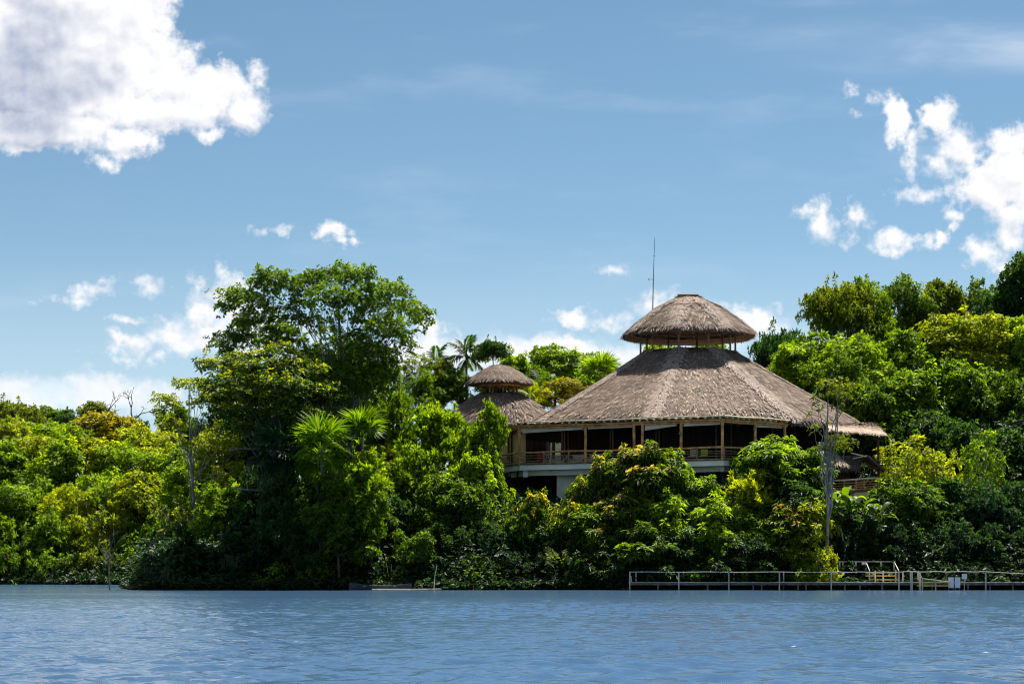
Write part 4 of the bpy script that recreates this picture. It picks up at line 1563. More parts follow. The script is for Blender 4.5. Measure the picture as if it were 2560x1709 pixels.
def paddle_leaf(seed, L=1.5, W=.42, stalk=.7):
    r = np.random.default_rng(seed)
    n = 7
    V, F = [], []
    for i in range(n):
        t = i / (n - 1)
        x = stalk * .25 + L * t * (1 - .25 * t)
        z = stalk + L * .55 * t - L * .55 * t ** 2.4
        w = W / 2 * math.sin(math.pi * min(1, .10 + .88 * t)) ** .75
        V += [(x, w, z + w * .25), (x, 0, z), (x, -w, z + w * .25)]
    for i in range(n - 1):
        o = i * 3
        F += [(o, o + 3, o + 1), (o + 3, o + 4, o + 1), (o + 1, o + 4, o + 2), (o + 4, o + 5, o + 2)]
    o = len(V)
    V += [(0, .03, 0), (0, -.03, 0), (stalk * .25, -.02, stalk), (stalk * .25, .02, stalk)]
    F += [(o, o + 1, o + 2), (o, o + 2, o + 3)]
    nv = len(V)
    return mesh_np('leaf', np.array(V), np.array(F), [MAT['leaf']], {'tint': np.full(nv, r.random()), 'young': np.zeros(nv)})


FAN = [fan_frond(i) for i in range(3)]
FEATHER = [feather_frond(i) for i in range(3)]
PADDLE = [paddle_leaf(i, 1.4 + .2 * i, .5) for i in range(4)]


def palm(px, py, Y, size, kind, col, label, n=16, base_py=None, mat='bark_grey', low=-35, high=80, az=None):
    Y = bank_y(px, Y)
    p = at(px, py, Y)
    g0 = gz(p.x, Y)
    e = empty('palm_tree', (p.x, Y, g0), label, 'palm')
    h = p.z - g0
    MB().tube(curve_pts((.3, .2, -1.2), (0, 0, h), 0, 7, .04), list(np.linspace(.19, .11, 7) * size ** .5), 8).build('trunk', MAT[mat], e)
    ms = FAN if kind == 'fan' else FEATHER
    for i in range(n):
        o = bpy.data.objects.new('frond', ms[i % len(ms)])
        a = i * 2.39996 + rng.normal(0, .2) if az is None else rng.uniform(*az)
        el = R(high - (high - low) * (i + .5) / n + rng.normal(0, 5))
        o.location = (0, 0, h)
        o.rotation_euler = (rng.normal(0, .25), -el, a)
        o.rotation_mode = 'XYZ'
        k = size * rng.uniform(.85, 1.12)
        o.scale = (k, k, k)
        link(o, e)
        colour(o, col)
    return e


def paddle_plant(name, px, py, Y, n, size, col, label, cat='plant', group=None):
    Y = bank_y(px, Y)
    p = at(px, py, Y)
    e = empty(name, p, label, cat, group)
    st = MB()
    for i in range(3):
        a = i * 2.1
        st.tube([(.02 * math.cos(a), .02 * math.sin(a), -max(.6, p.z - gz(p.x, Y) + .3)), (.06 * math.cos(a), .06 * math.sin(a), .25)], [.05, .035], 5)
    st.build('stem', MAT['bark_dark'], e)
    for i in range(n):
        o = bpy.data.objects.new('leaf', PADDLE[i % 4])
        k = size * rng.uniform(.75, 1.15)
        o.scale = (k, k, k)
        o.rotation_euler = (rng.normal(0, .15), R(rng.uniform(-25, 28)), i * 2.39996 + rng.normal(0, .3))
        o.location = (rng.normal(0, .12), rng.normal(0, .12), rng.uniform(-.1, .25))
        link(o, e)
        colour(o, col)
    return e


def bare_tree(name, base, tips_seed, H, spread, r0, mat, label, levels=4, lean=(0, 0), cat='tree', group=None):
    r = np.random.default_rng(tips_seed)
    mb = MB()

    def grow(p, d, L, rad, lv):
        q = p + d * L
        mid = (p + q) / 2 + r.normal(0, .07 * L, 3)
        mb.tube([p, mid, q], [rad, rad * .85, rad * .65], 5 if lv < 2 else 4, False)
        if lv >= levels:
            return
        for k in range(2 if r.random() < .6 else 3):
            nd = norm(d + r.normal(0, spread, 3) + np.array([0, 0, .12]))
            grow(q, nd, L * r.uniform(.55, .85), rad * .6, lv + 1)
    grow(np.zeros(3), norm(np.array([lean[0], lean[1], 1.0])), H * .36, r0, 0)
    o = mb.build(name, MAT[mat], None, base)
    return tag(o, label, cat, group)


def limb(name, pts, rad, mat, label, cat='branch'):
    mb = MB()
    P = [at(p[0], p[1], bank_y(p[0], p[2])) for p in pts]
    mb.tube(P, list(np.linspace(rad, rad * .45, len(P))), 6)
    c = P[len(P) // 2]
    for k in range(4):
        s = P[1 + k % (len(P) - 1)]
        e = s + Vector((rng.normal(0, .6), rng.normal(0, .6), rng.normal(.1, .5)))
        mb.tube([s, (s + e) / 2 + Vector((0, 0, .1)), e], [rad * .4, rad * .3, rad * .1], 4)
    return tag(mb.build(name, MAT[mat]), label, cat)


# ------------------------------------------------------------------ the tall trees of the point
z6 = lambda L, f=1.0: [(480 + l[0] / 2.614, 640 + l[1] / 2.613, l[2] / 2.614 * f, (l[3] if len(l) > 3 else l[2] * .72) / 2.614 * f) for l in L]
hero('tall_tree', z6([(290, 280, 115, 60), (215, 330, 55, 35), (460, 180, 85), (545, 160, 95), (450, 110, 35, 40), (640, 220, 100), (770, 180, 90), (770, 140, 50, 30), (905, 140, 100), (1010, 130, 80), (1080, 140, 90), (1160, 100, 50),
                      (1190, 230, 105), (1310, 255, 95), (1340, 215, 50), (1400, 345, 105, 60), (1490, 380, 75, 45), (1500, 440, 45, 30), (870, 290, 125), (1040, 310, 120), (1190, 340, 95), (430, 320, 105), (380, 420, 95, 50),
                      (560, 400, 95), (330, 450, 80, 35), (230, 540, 90, 45), (330, 520, 80, 40), (165, 590, 55, 40), (440, 560, 110, 50), (610, 480, 80, 40), (700, 330, 80), (800, 430, 60, 45),
                      (945, 420, 50, 50), (1110, 440, 60, 50), (1300, 520, 85, 45), (1420, 590, 55, 30), (1120, 610, 120, 75), (1215, 650, 100, 70), (1265, 720, 70, 60), (1010, 690, 95, 60), (1140, 770, 120, 70),
                      (890, 650, 60, 50), (1030, 800, 90, 60), (1200, 860, 90, 60), (560, 560, 60, 30), (720, 560, 40, 30), (250, 630, 70, 35), (700, 420, 70, 40), (880, 500, 60, 40), (980, 560, 70, 40), (1060, 530, 70, 45), (1190, 490, 80, 45), (1250, 430, 80, 45), (520, 490, 70, 35), (1350, 450, 70, 40), (1380, 520, 60, 30), (930, 760, 90, 60), (850, 790, 80, 60), (980, 870, 100, 60), (1090, 890, 100, 60), (1260, 800, 70, 60), (1310, 640, 60, 45), (640, 560, 70, 30), (760, 640, 60, 30)]),
     188.0, (840, 1200), (845, 760), .34, 'fine', 'tall', 'tallest spreading tree of the point, its branches showing against the cloud', 'bark_grey', dy=3.2, L=.31, W=.15, dens=8.0, twigs=4, limb=.30, rf=1.06)
hero('layered_tree', z6([(190, 715, 85, 45), (330, 680, 90, 45), (440, 660, 70, 38), (560, 630, 75, 38), (630, 605, 50, 28), (340, 760, 110, 45), (500, 750, 110, 50), (650, 730, 110, 50), (770, 770, 90, 42), (230, 820, 110, 50),
                         (120, 740, 60, 40), (300, 900, 100, 42), (420, 860, 110, 50), (570, 840, 110, 55), (700, 860, 110, 55), (840, 900, 95, 45), (900, 950, 80, 40), (640, 930, 110, 60), (770, 960, 100, 50),
                         (500, 960, 100, 50), (230, 950, 80, 35), (160, 880, 60, 35), (330, 1010, 90, 45), (450, 1080, 110, 50), (300, 1130, 90, 40), (560, 1040, 100, 60), (90, 700, 60, 30), (60, 830, 50, 30), (400, 720, 90, 35), (720, 700, 80, 35), (820, 740, 60, 30), (880, 860, 70, 35), (950, 940, 60, 30), (110, 950, 50, 30), (640, 1040, 90, 50), (760, 1050, 90, 45), (240, 1060, 80, 40), (860, 1040, 60, 40)]),
     183.5, (712, 1330), (690, 960), .26, 'layer', 'layered', 'layered dark tree with yellow upper sprays, just below the tallest tree', 'bark_grey', dy=2.6, limb=.42, dens=7.0, L=.30, rf=1.2, young=.85)
z5 = lambda L, f=1.0: [(l[0] / 2.613, 900 + l[1] / 2.613, l[2] / 2.613 * f, l[3] / 2.613 * f) for l in L]
hero('slender_tree', z5([(1235, 160, 90, 32), (1330, 185, 60, 28), (1350, 255, 55, 35), (1300, 290, 50, 25), (1080, 270, 70, 40), (1130, 300, 50, 35), (1040, 340, 40, 40), (1515, 310, 62, 45), (1590, 395, 38, 26), (1090, 420, 60, 50),
                         (1160, 440, 30, 25), (1440, 490, 80, 50), (1530, 560, 50, 35), (1480, 430, 60, 35), (1250, 560, 50, 30), (1610, 740, 70, 40), (1540, 700, 50, 35), (1330, 230, 40, 30)]),
     196.0, (489, 1250), (473, 975), .17, 'layer', 'yellow', 'slender pale-trunked tree with scattered yellow tufts at the edge of the point', 'bark_pale', dy=1.5, dens=9, L=.27, W=.12, limb=.5, twigs=2, rf=1.15)

# ------------------------------------------------------------------ wood across the inlet
ORD = ['first', 'second', 'third', 'fourth', 'fifth', 'sixth', 'seventh', 'eighth', 'ninth', 'tenth']
CW = {'green': 'green', 'mid': 'mid-green', 'bright': 'bright green', 'dark': 'dark green', 'blue': 'bluish green', 'yellow': 'yellow-green', 'gold': 'golden', 'olive': 'olive', 'orange': 'orange-tipped', 'grey': 'greyish', 'flower': 'yellow-flowered', 'pink': 'pink-tipped', 'deep': 'dark green'}


def row(name, where, kinds, items, Y, dy, cat='tree', group=None):
    for i, (px, top, bot, wide, col) in enumerate(items):
        plant(name, kinds[i % len(kinds)], px, top, bot + 25, wide * 1.25, Y + dy * (i % 2), col, f'{CW[col]} {cat}, {ORD[i]} from the left {where}', cat, group)


row('far_tree', 'on the skyline of the far wood', ['umbrella', 'round1', 'fine1', 'round2', 'fine0', 'round0'],
    [(35, 1001, 1046, 175, 'olive'), (118, 1018, 1062, 110, 'mid'), (172, 1022, 1072, 95, 'dark'), (234, 1006, 1050, 90, 'olive'), (345, 1042, 1100, 80, 'dark'), (440, 1018, 1110, 110, 'green')], 286, 6, group='skyline trees of the far wood')
row('far_tree', 'in the upper row of the far wood', ['round0', 'layer0', 'fine0', 'round2', 'layer1', 'round1'],
    [(20, 1045, 1130, 130, 'yellow'), (100, 1050, 1130, 150, 'bright'), (185, 1060, 1140, 140, 'bright'), (272, 1032, 1120, 190, 'gold'), (352, 1068, 1150, 130, 'yellow'), (420, 1085, 1165, 130, 'yellow')], 276, 4, group='upper trees of the far wood')
row('far_tree', 'in the middle row of the far wood', ['round2', 'layer1', 'round0', 'round1', 'fine1', 'layer0', 'round2'],
    [(0, 1105, 1200, 150, 'bright'), (75, 1090, 1190, 160, 'yellow'), (150, 1108, 1210, 150, 'bright'), (235, 1098, 1205, 170, 'yellow'), (320, 1105, 1210, 160, 'bright'), (400, 1112, 1220, 150, 'yellow'), (470, 1120, 1240, 140, 'green')], 265, 4, group='middle trees of the far wood')
row('far_tree', 'in the lower row of the far wood', ['layer0', 'round1', 'fine0', 'layer1', 'round0', 'fine1', 'round2'],
    [(25, 1208, 1320, 150, 'green'), (105, 1200, 1315, 150, 'green'), (180, 1212, 1330, 150, 'yellow'), (255, 1185, 1310, 140, 'bright'), (345, 1180, 1270, 150, 'yellow'), (425, 1195, 1300, 150, 'green'), (510, 1190, 1310, 130, 'yellow')], 255, 4, group='lower trees of the far wood')
row('far_bush', 'in the second tier above the far waterline', ['bush0', 'airylow', 'bush1', 'bush0', 'airylow', 'bush1', 'bush0', 'bush1'],
    [(0, 1290, 1410, 120, 'green'), (62, 1300, 1400, 110, 'mid'), (125, 1280, 1400, 120, 'green'), (190, 1290, 1400, 110, 'yellow'), (255, 1270, 1390, 120, 'olive'), (320, 1300, 1400, 120, 'green'), (385, 1290, 1400, 120, 'mid'), (450, 1290, 1400, 120, 'green')], 250, 1.5, 'bush', 'upper bushes of the far shore')
row('far_bush', 'along the far waterline', ['bush1', 'bush0', 'airylow', 'bigleaf0', 'bush1', 'airylow', 'bush0', 'bush1', 'bigleaf1'],
    [(12, 1362, 1464, 105, 'mid'), (70, 1380, 1464, 100, 'dark'), (122, 1372, 1464, 100, 'green'), (175, 1385, 1464, 90, 'mid'), (222, 1375, 1464, 100, 'olive'), (275, 1380, 1464, 100, 'grey'), (325, 1370, 1464, 100, 'green'), (372, 1385, 1464, 90, 'grey'), (420, 1380, 1464, 90, 'mid')], 246.2, .8, 'bush', 'bushes along the far waterline')
p = at(322, 1055, 268)
bare_tree('bare_tree', (p.x, 268, p.z - 2), 5, 6.6, .6, .2, 'bark_grey', 'leafless branching tree standing above the far wood', 4, (.25, 0))
p = at(268, 1050, 275)
bare_tree('bare_tree', (p.x, 275, p.z - 2), 9, 5.5, .5, .16, 'bark_grey', 'thin leafless twigs on the skyline beside the golden crown', 4, (-.1, 0))
# ------------------------------------------------------------------ gap between the wood and the point
plant('slope_tree', 'layer0', 545, 1075, 1200, 150, 203, 'yellow', 'yellow-green tree leaning out beside the slender pale trunk')
plant('slope_tree', 'layer1', 575, 1185, 1290, 150, 199, 'yellow', 'yellow-green layered tree under the slender pale trunk, before the dark hollow')
plant('slope_tree', 'airy', 510, 1235, 1370, 170, 197, 'yellow', 'airy yellow-green tree above the shaded big-leaved thicket')
plant('slope_tree', 'airylow', 445, 1250, 1380, 130, 199, 'grey', 'thin twiggy greyish tree at the mouth of the inlet')
plant('slope_tree', 'round1', 470, 1150, 1260, 130, 214, 'bright', 'bright green tree behind the slender pale trunk')
plant('slope_tree', 'fine0', 400, 1300, 1440, 110, 204, 'mid', 'mid-green tree at the head of the inlet')
plant('slope_tree', 'fine1', 505, 1045, 1130, 90, 225, 'blue', 'bluish tree in the distance left of the tallest tree')
limb('dead_limb', [(690, 1117, 184), (650, 1122, 182.5), (600, 1121, 181), (570, 1126, 180)], .10, 'bark_pale', 'pale bare limb reaching out of the dark hollow, upper of two')
limb('dead_limb', [(700, 1232, 182), (660, 1226, 180.5), (620, 1224, 179.5), (585, 1219, 179)], .11, 'bark_pale', 'pale bare limb reaching out of the dark hollow, lower of two')
# ------------------------------------------------------------------ the point: shaded thicket and trees up to the lodge
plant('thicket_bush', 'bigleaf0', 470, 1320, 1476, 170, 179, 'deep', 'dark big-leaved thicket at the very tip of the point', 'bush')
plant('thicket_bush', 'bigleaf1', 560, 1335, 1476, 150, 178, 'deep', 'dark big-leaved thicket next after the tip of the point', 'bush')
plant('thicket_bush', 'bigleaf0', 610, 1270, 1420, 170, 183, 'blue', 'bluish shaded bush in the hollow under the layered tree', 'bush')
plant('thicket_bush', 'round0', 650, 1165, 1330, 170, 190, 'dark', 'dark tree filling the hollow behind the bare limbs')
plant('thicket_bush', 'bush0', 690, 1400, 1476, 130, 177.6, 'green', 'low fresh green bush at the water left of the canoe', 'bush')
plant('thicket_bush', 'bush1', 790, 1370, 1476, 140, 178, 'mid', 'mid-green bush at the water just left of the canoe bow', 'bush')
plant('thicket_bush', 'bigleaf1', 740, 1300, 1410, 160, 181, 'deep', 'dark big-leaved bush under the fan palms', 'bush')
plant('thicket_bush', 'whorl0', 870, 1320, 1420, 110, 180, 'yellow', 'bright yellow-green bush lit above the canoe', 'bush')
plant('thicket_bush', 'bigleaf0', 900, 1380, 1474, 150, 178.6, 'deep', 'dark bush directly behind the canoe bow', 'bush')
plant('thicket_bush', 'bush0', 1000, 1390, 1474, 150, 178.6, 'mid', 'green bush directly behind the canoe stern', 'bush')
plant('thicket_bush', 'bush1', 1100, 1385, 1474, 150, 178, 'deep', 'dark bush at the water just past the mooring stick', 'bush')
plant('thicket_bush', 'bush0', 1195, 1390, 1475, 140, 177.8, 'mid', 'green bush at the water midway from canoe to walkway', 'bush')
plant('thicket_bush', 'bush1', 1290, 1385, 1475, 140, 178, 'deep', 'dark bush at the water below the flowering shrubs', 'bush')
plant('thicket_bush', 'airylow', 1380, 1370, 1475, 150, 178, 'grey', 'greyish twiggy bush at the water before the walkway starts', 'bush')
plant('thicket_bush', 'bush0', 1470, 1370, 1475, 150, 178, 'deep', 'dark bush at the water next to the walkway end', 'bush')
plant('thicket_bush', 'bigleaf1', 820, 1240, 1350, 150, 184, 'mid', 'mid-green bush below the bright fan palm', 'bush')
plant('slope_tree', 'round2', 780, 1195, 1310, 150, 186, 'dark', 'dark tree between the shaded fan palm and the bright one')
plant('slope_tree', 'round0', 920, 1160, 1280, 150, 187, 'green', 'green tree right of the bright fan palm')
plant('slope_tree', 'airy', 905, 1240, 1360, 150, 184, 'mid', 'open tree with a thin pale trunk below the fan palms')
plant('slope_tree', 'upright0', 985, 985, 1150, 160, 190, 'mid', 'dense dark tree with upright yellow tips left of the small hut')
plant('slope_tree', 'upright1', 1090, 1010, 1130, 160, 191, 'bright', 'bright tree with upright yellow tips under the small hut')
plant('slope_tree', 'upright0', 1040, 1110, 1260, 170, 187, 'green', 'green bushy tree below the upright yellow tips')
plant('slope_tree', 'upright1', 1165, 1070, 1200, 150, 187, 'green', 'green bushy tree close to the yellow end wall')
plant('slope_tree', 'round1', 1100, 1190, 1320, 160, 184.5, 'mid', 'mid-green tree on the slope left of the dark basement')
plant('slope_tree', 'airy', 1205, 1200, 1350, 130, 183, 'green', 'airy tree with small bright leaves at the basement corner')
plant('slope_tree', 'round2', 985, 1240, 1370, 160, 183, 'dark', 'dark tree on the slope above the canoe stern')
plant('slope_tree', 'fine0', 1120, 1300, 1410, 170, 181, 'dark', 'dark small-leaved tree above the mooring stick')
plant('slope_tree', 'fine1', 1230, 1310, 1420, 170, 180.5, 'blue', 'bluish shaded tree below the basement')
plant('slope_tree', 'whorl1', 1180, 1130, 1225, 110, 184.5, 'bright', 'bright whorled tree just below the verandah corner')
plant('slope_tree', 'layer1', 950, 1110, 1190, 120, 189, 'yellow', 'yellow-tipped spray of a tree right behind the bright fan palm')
# broad bright leaves in front of the end wall
for k, px, top, bot, wide, Y, col, lab in [
    ('upright2', 1222, 1002, 1085, 66, 186.5, 'bright', 'small tree with upright bright leaves standing before the hut roof'),
    ('bigleaf1', 1195, 1055, 1160, 100, 187.0, 'green', 'tree with broad leaves left of the yellow end wall'),
    ('upright0', 1250, 1030, 1110, 46, 186.3, 'bright', 'bright upright leaves touching the verandah roof edge'),
    ('bigleaf1', 1135, 1165, 1240, 90, 184.0, 'bright', 'low tree with broad leaves below the verandah corner')]:
    plant('broadleaf_tree', k, px, top, bot, wide, Y, col, lab)
for k, px, top, bot, wide, Y, col, lab in [
    ('round3', 2108, 1292, 1400, 120, 180.3, 'deep', 'dark bush under the first banana-like plants'),
    ('fine1', 2172, 1300, 1400, 120, 180.2, 'deep', 'dark bush under the middle banana-like plants'),
    ('round2', 2232, 1312, 1400, 110, 180.2, 'blue', 'bluish bush under the last banana-like plants')]:
    plant('hill_bush', k, px, top, bot, wide, Y, col, lab, 'bush', 'bushes of the hill')
for k, px, top, bot, wide, Y, col, lab in [
    ('round3', 705, 1185, 1320, 130, 178.6, 'dark', 'dark bushy tree hiding the trunk of the shaded fan palm'),
    ('round1', 800, 1190, 1300, 160, 177.6, 'mid', 'mid-green bushy tree hiding the trunk of the bright fan palm'),
    ('upright2', 910, 1125, 1240, 160, 178.4, 'bright', 'bright bushy tree hiding the trunk of the upright fan palm'),
    ('round2', 850, 1255, 1380, 180, 177.4, 'mid', 'mid-green bushy tree low below the fan palms'),
    ('fine2', 745, 1290, 1400, 140, 177.6, 'dark', 'dark small-leaved tree low below the shaded fan palm'),
    ('round0', 930, 1230, 1340, 130, 178.2, 'green', 'green bushy tree between palms and canoe'),
    ('bush2', 1050, 1330, 1430, 140, 177.8, 'mid', 'mid-green bush above the floating pole'),
    ('bush1', 655, 1330, 1430, 130, 178.0, 'deep', 'dark bush in the hollow beside the water'),
    ('round3', 560, 1210, 1330, 150, 190, 'green', 'green tree closing the gap under the yellow inlet trees')]:
    plant('bank_bush' if 'bush ' in lab else 'bank_tree', k, px, top, bot, wide, Y, col, lab, 'bush' if 'bush ' in lab else 'tree')
# palms
palm(698, 1125, 181.0, 1.25, 'fan', 'blue', 'fan palm standing in the shade beside the bright one', 18, high=60, low=-75)
palm(803, 1122, 178.5, 1.2, 'fan', 'green', 'bright fan palm with radiating leaves below the tallest tree', 20, low=-55)
palm(905, 1095, 181.0, 1.05, 'fan', 'green', 'fan palm with upright leaves just right of the bright one', 12, low=25, high=85)
palm(1166, 890, 222.0, 1.1, 'feather', 'dark', 'tall feather palm on the skyline left of the small hut', 15, low=-55, high=80)
palm(1092, 915, 224.0, 1.05, 'feather', 'dark', 'lower feather palm on the skyline next to the tallest tree', 13, low=-50)
palm(1502, 945, 222.0, 1.15, 'fan', 'bright', 'fan palm behind the lodge roof slope', 14, low=10)
palm(1352, 965, 222.0, 1.0, 'feather', 'mid', 'feather palm in the shade between hut and lodge', 12, low=-40, high=70)
palm(1330, 990, 216.0, .9, 'feather', 'yellow', 'low feather palm right behind the small hut', 10, low=-30)
# skyline behind the lodge
plant('skyline_tree', 'fine0', 1060, 925, 1030, 150, 219, 'green', 'green tree between the tallest tree and the feather palm')
plant('skyline_tree', 'fine1', 1150, 925, 1010, 140, 220, 'mid', 'mid-green tree under the feather palm')
plant('skyline_tree', 'airy', 1040, 880, 960, 110, 222, 'olive', 'thin olive tree beside the lower feather palm')
plant('skyline_tree', 'umbrella', 1232, 848, 895, 105, 218, 'dark', 'small dark flat-topped tree on the skyline above the hut cap')
plant('skyline_tree', 'whorl1', 1285, 878, 970, 110, 226, 'bright', 'bright green tree on the skyline right behind the hut cap')
plant('skyline_tree', 'round0', 1382, 864, 965, 190, 232, 'bright', 'round bright tree on the skyline between hut and lodge roof')
plant('skyline_tree', 'round1', 1470, 885, 975, 130, 236, 'green', 'green tree beside the fan palm behind the lodge roof')
plant('skyline_tree', 'fine0', 1405, 945, 1010, 170, 219, 'gold', 'low golden-green tree in the dip between hut and lodge roof')
plant('skyline_tree', 'round2', 1330, 915, 1000, 120, 228, 'mid', 'mid-green tree hanging over the dip behind the hut')
plant('skyline_tree', 'round1', 1640, 855, 960, 150, 236, 'bright', 'bright tree seen between the lantern posts')
plant('skyline_tree', 'round2', 1780, 850, 960, 150, 236, 'green', 'green tree seen between the lantern posts near the roof end')
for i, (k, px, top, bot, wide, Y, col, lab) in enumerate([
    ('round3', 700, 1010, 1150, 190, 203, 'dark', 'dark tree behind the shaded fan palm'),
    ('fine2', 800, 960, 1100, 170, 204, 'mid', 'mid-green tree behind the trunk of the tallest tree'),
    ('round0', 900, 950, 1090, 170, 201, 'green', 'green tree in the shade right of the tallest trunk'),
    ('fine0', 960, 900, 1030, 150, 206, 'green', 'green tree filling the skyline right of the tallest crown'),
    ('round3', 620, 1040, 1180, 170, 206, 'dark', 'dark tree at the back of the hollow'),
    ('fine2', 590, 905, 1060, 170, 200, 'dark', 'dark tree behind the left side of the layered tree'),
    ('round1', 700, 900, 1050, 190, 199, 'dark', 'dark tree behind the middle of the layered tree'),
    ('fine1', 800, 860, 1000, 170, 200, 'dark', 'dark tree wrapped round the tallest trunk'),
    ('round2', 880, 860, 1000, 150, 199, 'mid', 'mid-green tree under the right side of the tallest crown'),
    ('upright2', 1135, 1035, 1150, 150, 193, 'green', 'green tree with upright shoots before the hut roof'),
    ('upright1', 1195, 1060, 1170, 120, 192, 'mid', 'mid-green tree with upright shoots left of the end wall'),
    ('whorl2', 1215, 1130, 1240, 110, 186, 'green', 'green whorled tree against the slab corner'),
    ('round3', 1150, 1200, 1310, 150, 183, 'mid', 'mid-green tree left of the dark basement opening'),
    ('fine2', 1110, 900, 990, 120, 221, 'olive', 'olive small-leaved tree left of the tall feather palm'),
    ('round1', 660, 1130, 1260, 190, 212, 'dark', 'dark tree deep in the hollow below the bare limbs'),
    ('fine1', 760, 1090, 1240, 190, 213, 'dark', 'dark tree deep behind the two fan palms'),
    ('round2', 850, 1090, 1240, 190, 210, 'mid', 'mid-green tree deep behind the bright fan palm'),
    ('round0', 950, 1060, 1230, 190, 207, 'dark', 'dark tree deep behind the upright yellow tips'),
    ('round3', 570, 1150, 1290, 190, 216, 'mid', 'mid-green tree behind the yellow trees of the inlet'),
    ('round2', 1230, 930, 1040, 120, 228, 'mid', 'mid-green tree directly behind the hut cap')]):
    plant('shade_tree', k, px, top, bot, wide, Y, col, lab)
# ------------------------------------------------------------------ in front of the lodge
FRONT = [
    # top step, just under the railing
    ('whorl0', 1600, 1112, 1235, 190, 183.0, 'pink', 'whorled tree with pinkish new leaves rising before the railing middle'),
    ('whorl1', 1525, 1132, 1250, 150, 183.4, 'pink', 'pink-tipped whorled tree left of the one before the railing middle'),
    ('whorl2', 1672, 1128, 1250, 140, 183.0, 'green', 'green whorled tree right of the one before the railing middle'),
    ('whorl1', 1463, 1190, 1290, 130, 183.0, 'pink', 'pink-tipped whorled tree covering the slab beside the pier'),
    ('whorl0', 1745, 1195, 1300, 140, 182.6, 'green', 'green whorled tree under the verandah corner'),
    ('whorl2', 1940, 1094, 1200, 190, 184.5, 'green', 'glossy green tree before the last verandah bay'),
    ('whorl1', 1880, 1130, 1215, 110, 184.6, 'green', 'small glossy tree hiding the railing end'),
    ('whorl0', 2010, 1125, 1220, 130, 184.4, 'mid', 'glossy mid-green tree left of the thin grey-trunked tree'),
    ('upright1', 1872, 1180, 1300, 160, 182.0, 'yellow', 'round tree thick with upright bright shoots'),
    # second step
    ('whorl2', 1560, 1225, 1330, 170, 180.5, 'pink', 'whorled tree with pale tips on the second step of the slope'),
    ('whorl1', 1650, 1240, 1340, 160, 180.2, 'bright', 'bright whorled tree on the second step of the slope'),
    ('whorl0', 1475, 1265, 1360, 140, 180.4, 'mid', 'mid-green whorled tree right of the flowering shrubs'),
    ('whorl1', 1780, 1250, 1350, 170, 180.0, 'bright', 'bright tree right below the verandah corner'),
    ('whorl0', 1985, 1205, 1300, 160, 181.5, 'dark', 'dark glossy tree left below the grey trunk'),
    ('whorl2', 1955, 1262, 1360, 160, 179.8, 'orange', 'tree with orange new leaves low above the walkway'),
    ('whorl0', 2030, 1245, 1350, 130, 179.8, 'yellow', 'yellow-green tree beside the large banana-like leaves'),
    ('round3', 1880, 1275, 1380, 150, 179.6, 'green', 'green tree under the upright bright shoots'),
    # third step
    ('whorl0', 1600, 1310, 1410, 180, 178.2, 'mid', 'shaded whorled tree above the first walkway bays'),
    ('whorl2', 1700, 1320, 1420, 170, 178.0, 'dark', 'dark whorled tree above the third walkway bay'),
    ('whorl1', 1510, 1330, 1425, 160, 178.3, 'dark', 'dark whorled tree above the walkway end'),
    ('round2', 1800, 1325, 1425, 170, 178.0, 'mid', 'mid-green tree above the fourth walkway bay'),
    ('round1', 1900, 1340, 1435, 170, 177.9, 'deep', 'dark tree low above the fifth walkway bay'),
    ('fine2', 2000, 1330, 1430, 140, 177.9, 'olive', 'olive tree low behind the shiny bush'),
    ('airylow', 2045, 1360, 1455, 100, 176.5, 'yellow', 'thin yellow-leaved bush hanging over the walkway'),
    ('bush0', 2010, 1400, 1462, 90, 176.6, 'green', 'small shiny bush touching the walkway rope'),
    ('bush0', 1550, 1395, 1474, 140, 177.2, 'deep', 'dark bush behind the start of the walkway'),
    ('bush1', 1660, 1390, 1472, 150, 177.2, 'deep', 'dark bush behind the second walkway bay'),
    ('bush2', 1780, 1390, 1472, 150, 177.2, 'deep', 'dark bush behind the third walkway bay'),
    ('bush1', 1890, 1395, 1472, 150, 177.2, 'mid', 'green bush behind the fourth walkway bay'),
]
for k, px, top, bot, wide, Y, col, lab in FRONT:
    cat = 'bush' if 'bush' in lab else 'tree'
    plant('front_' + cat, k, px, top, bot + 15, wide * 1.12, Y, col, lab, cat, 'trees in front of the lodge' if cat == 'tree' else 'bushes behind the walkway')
plant('flowering_shrub', 'bush1', 1340, 1228, 1330, 120, 181.5, 'flower', 'yellow-flowering shrub beside the plaster pier', 'shrub')
plant('flowering_shrub', 'bush0', 1425, 1255, 1350, 110, 180.2, 'flower', 'yellow-flowering shrub right below the plaster pier', 'shrub')
plant('flowering_shrub', 'bush1', 1290, 1285, 1390, 130, 181.0, 'mid', 'green shrub below the basement rail', 'shrub')
plant('flowering_shrub', 'bush0', 1390, 1310, 1400, 140, 180.2, 'dark', 'dark shrub under the yellow-flowering ones', 'shrub')
plant('flowering_shrub', 'fine1', 1440, 1205, 1290, 90, 183.5, 'mid', 'fine-leaved shrub hugging the plaster pier', 'shrub')
z8 = lambda L: [(1750 + l[0] / 3.915, 950 + l[1] / 3.915, l[2] / 3.915, l[3] / 3.915) for l in L]
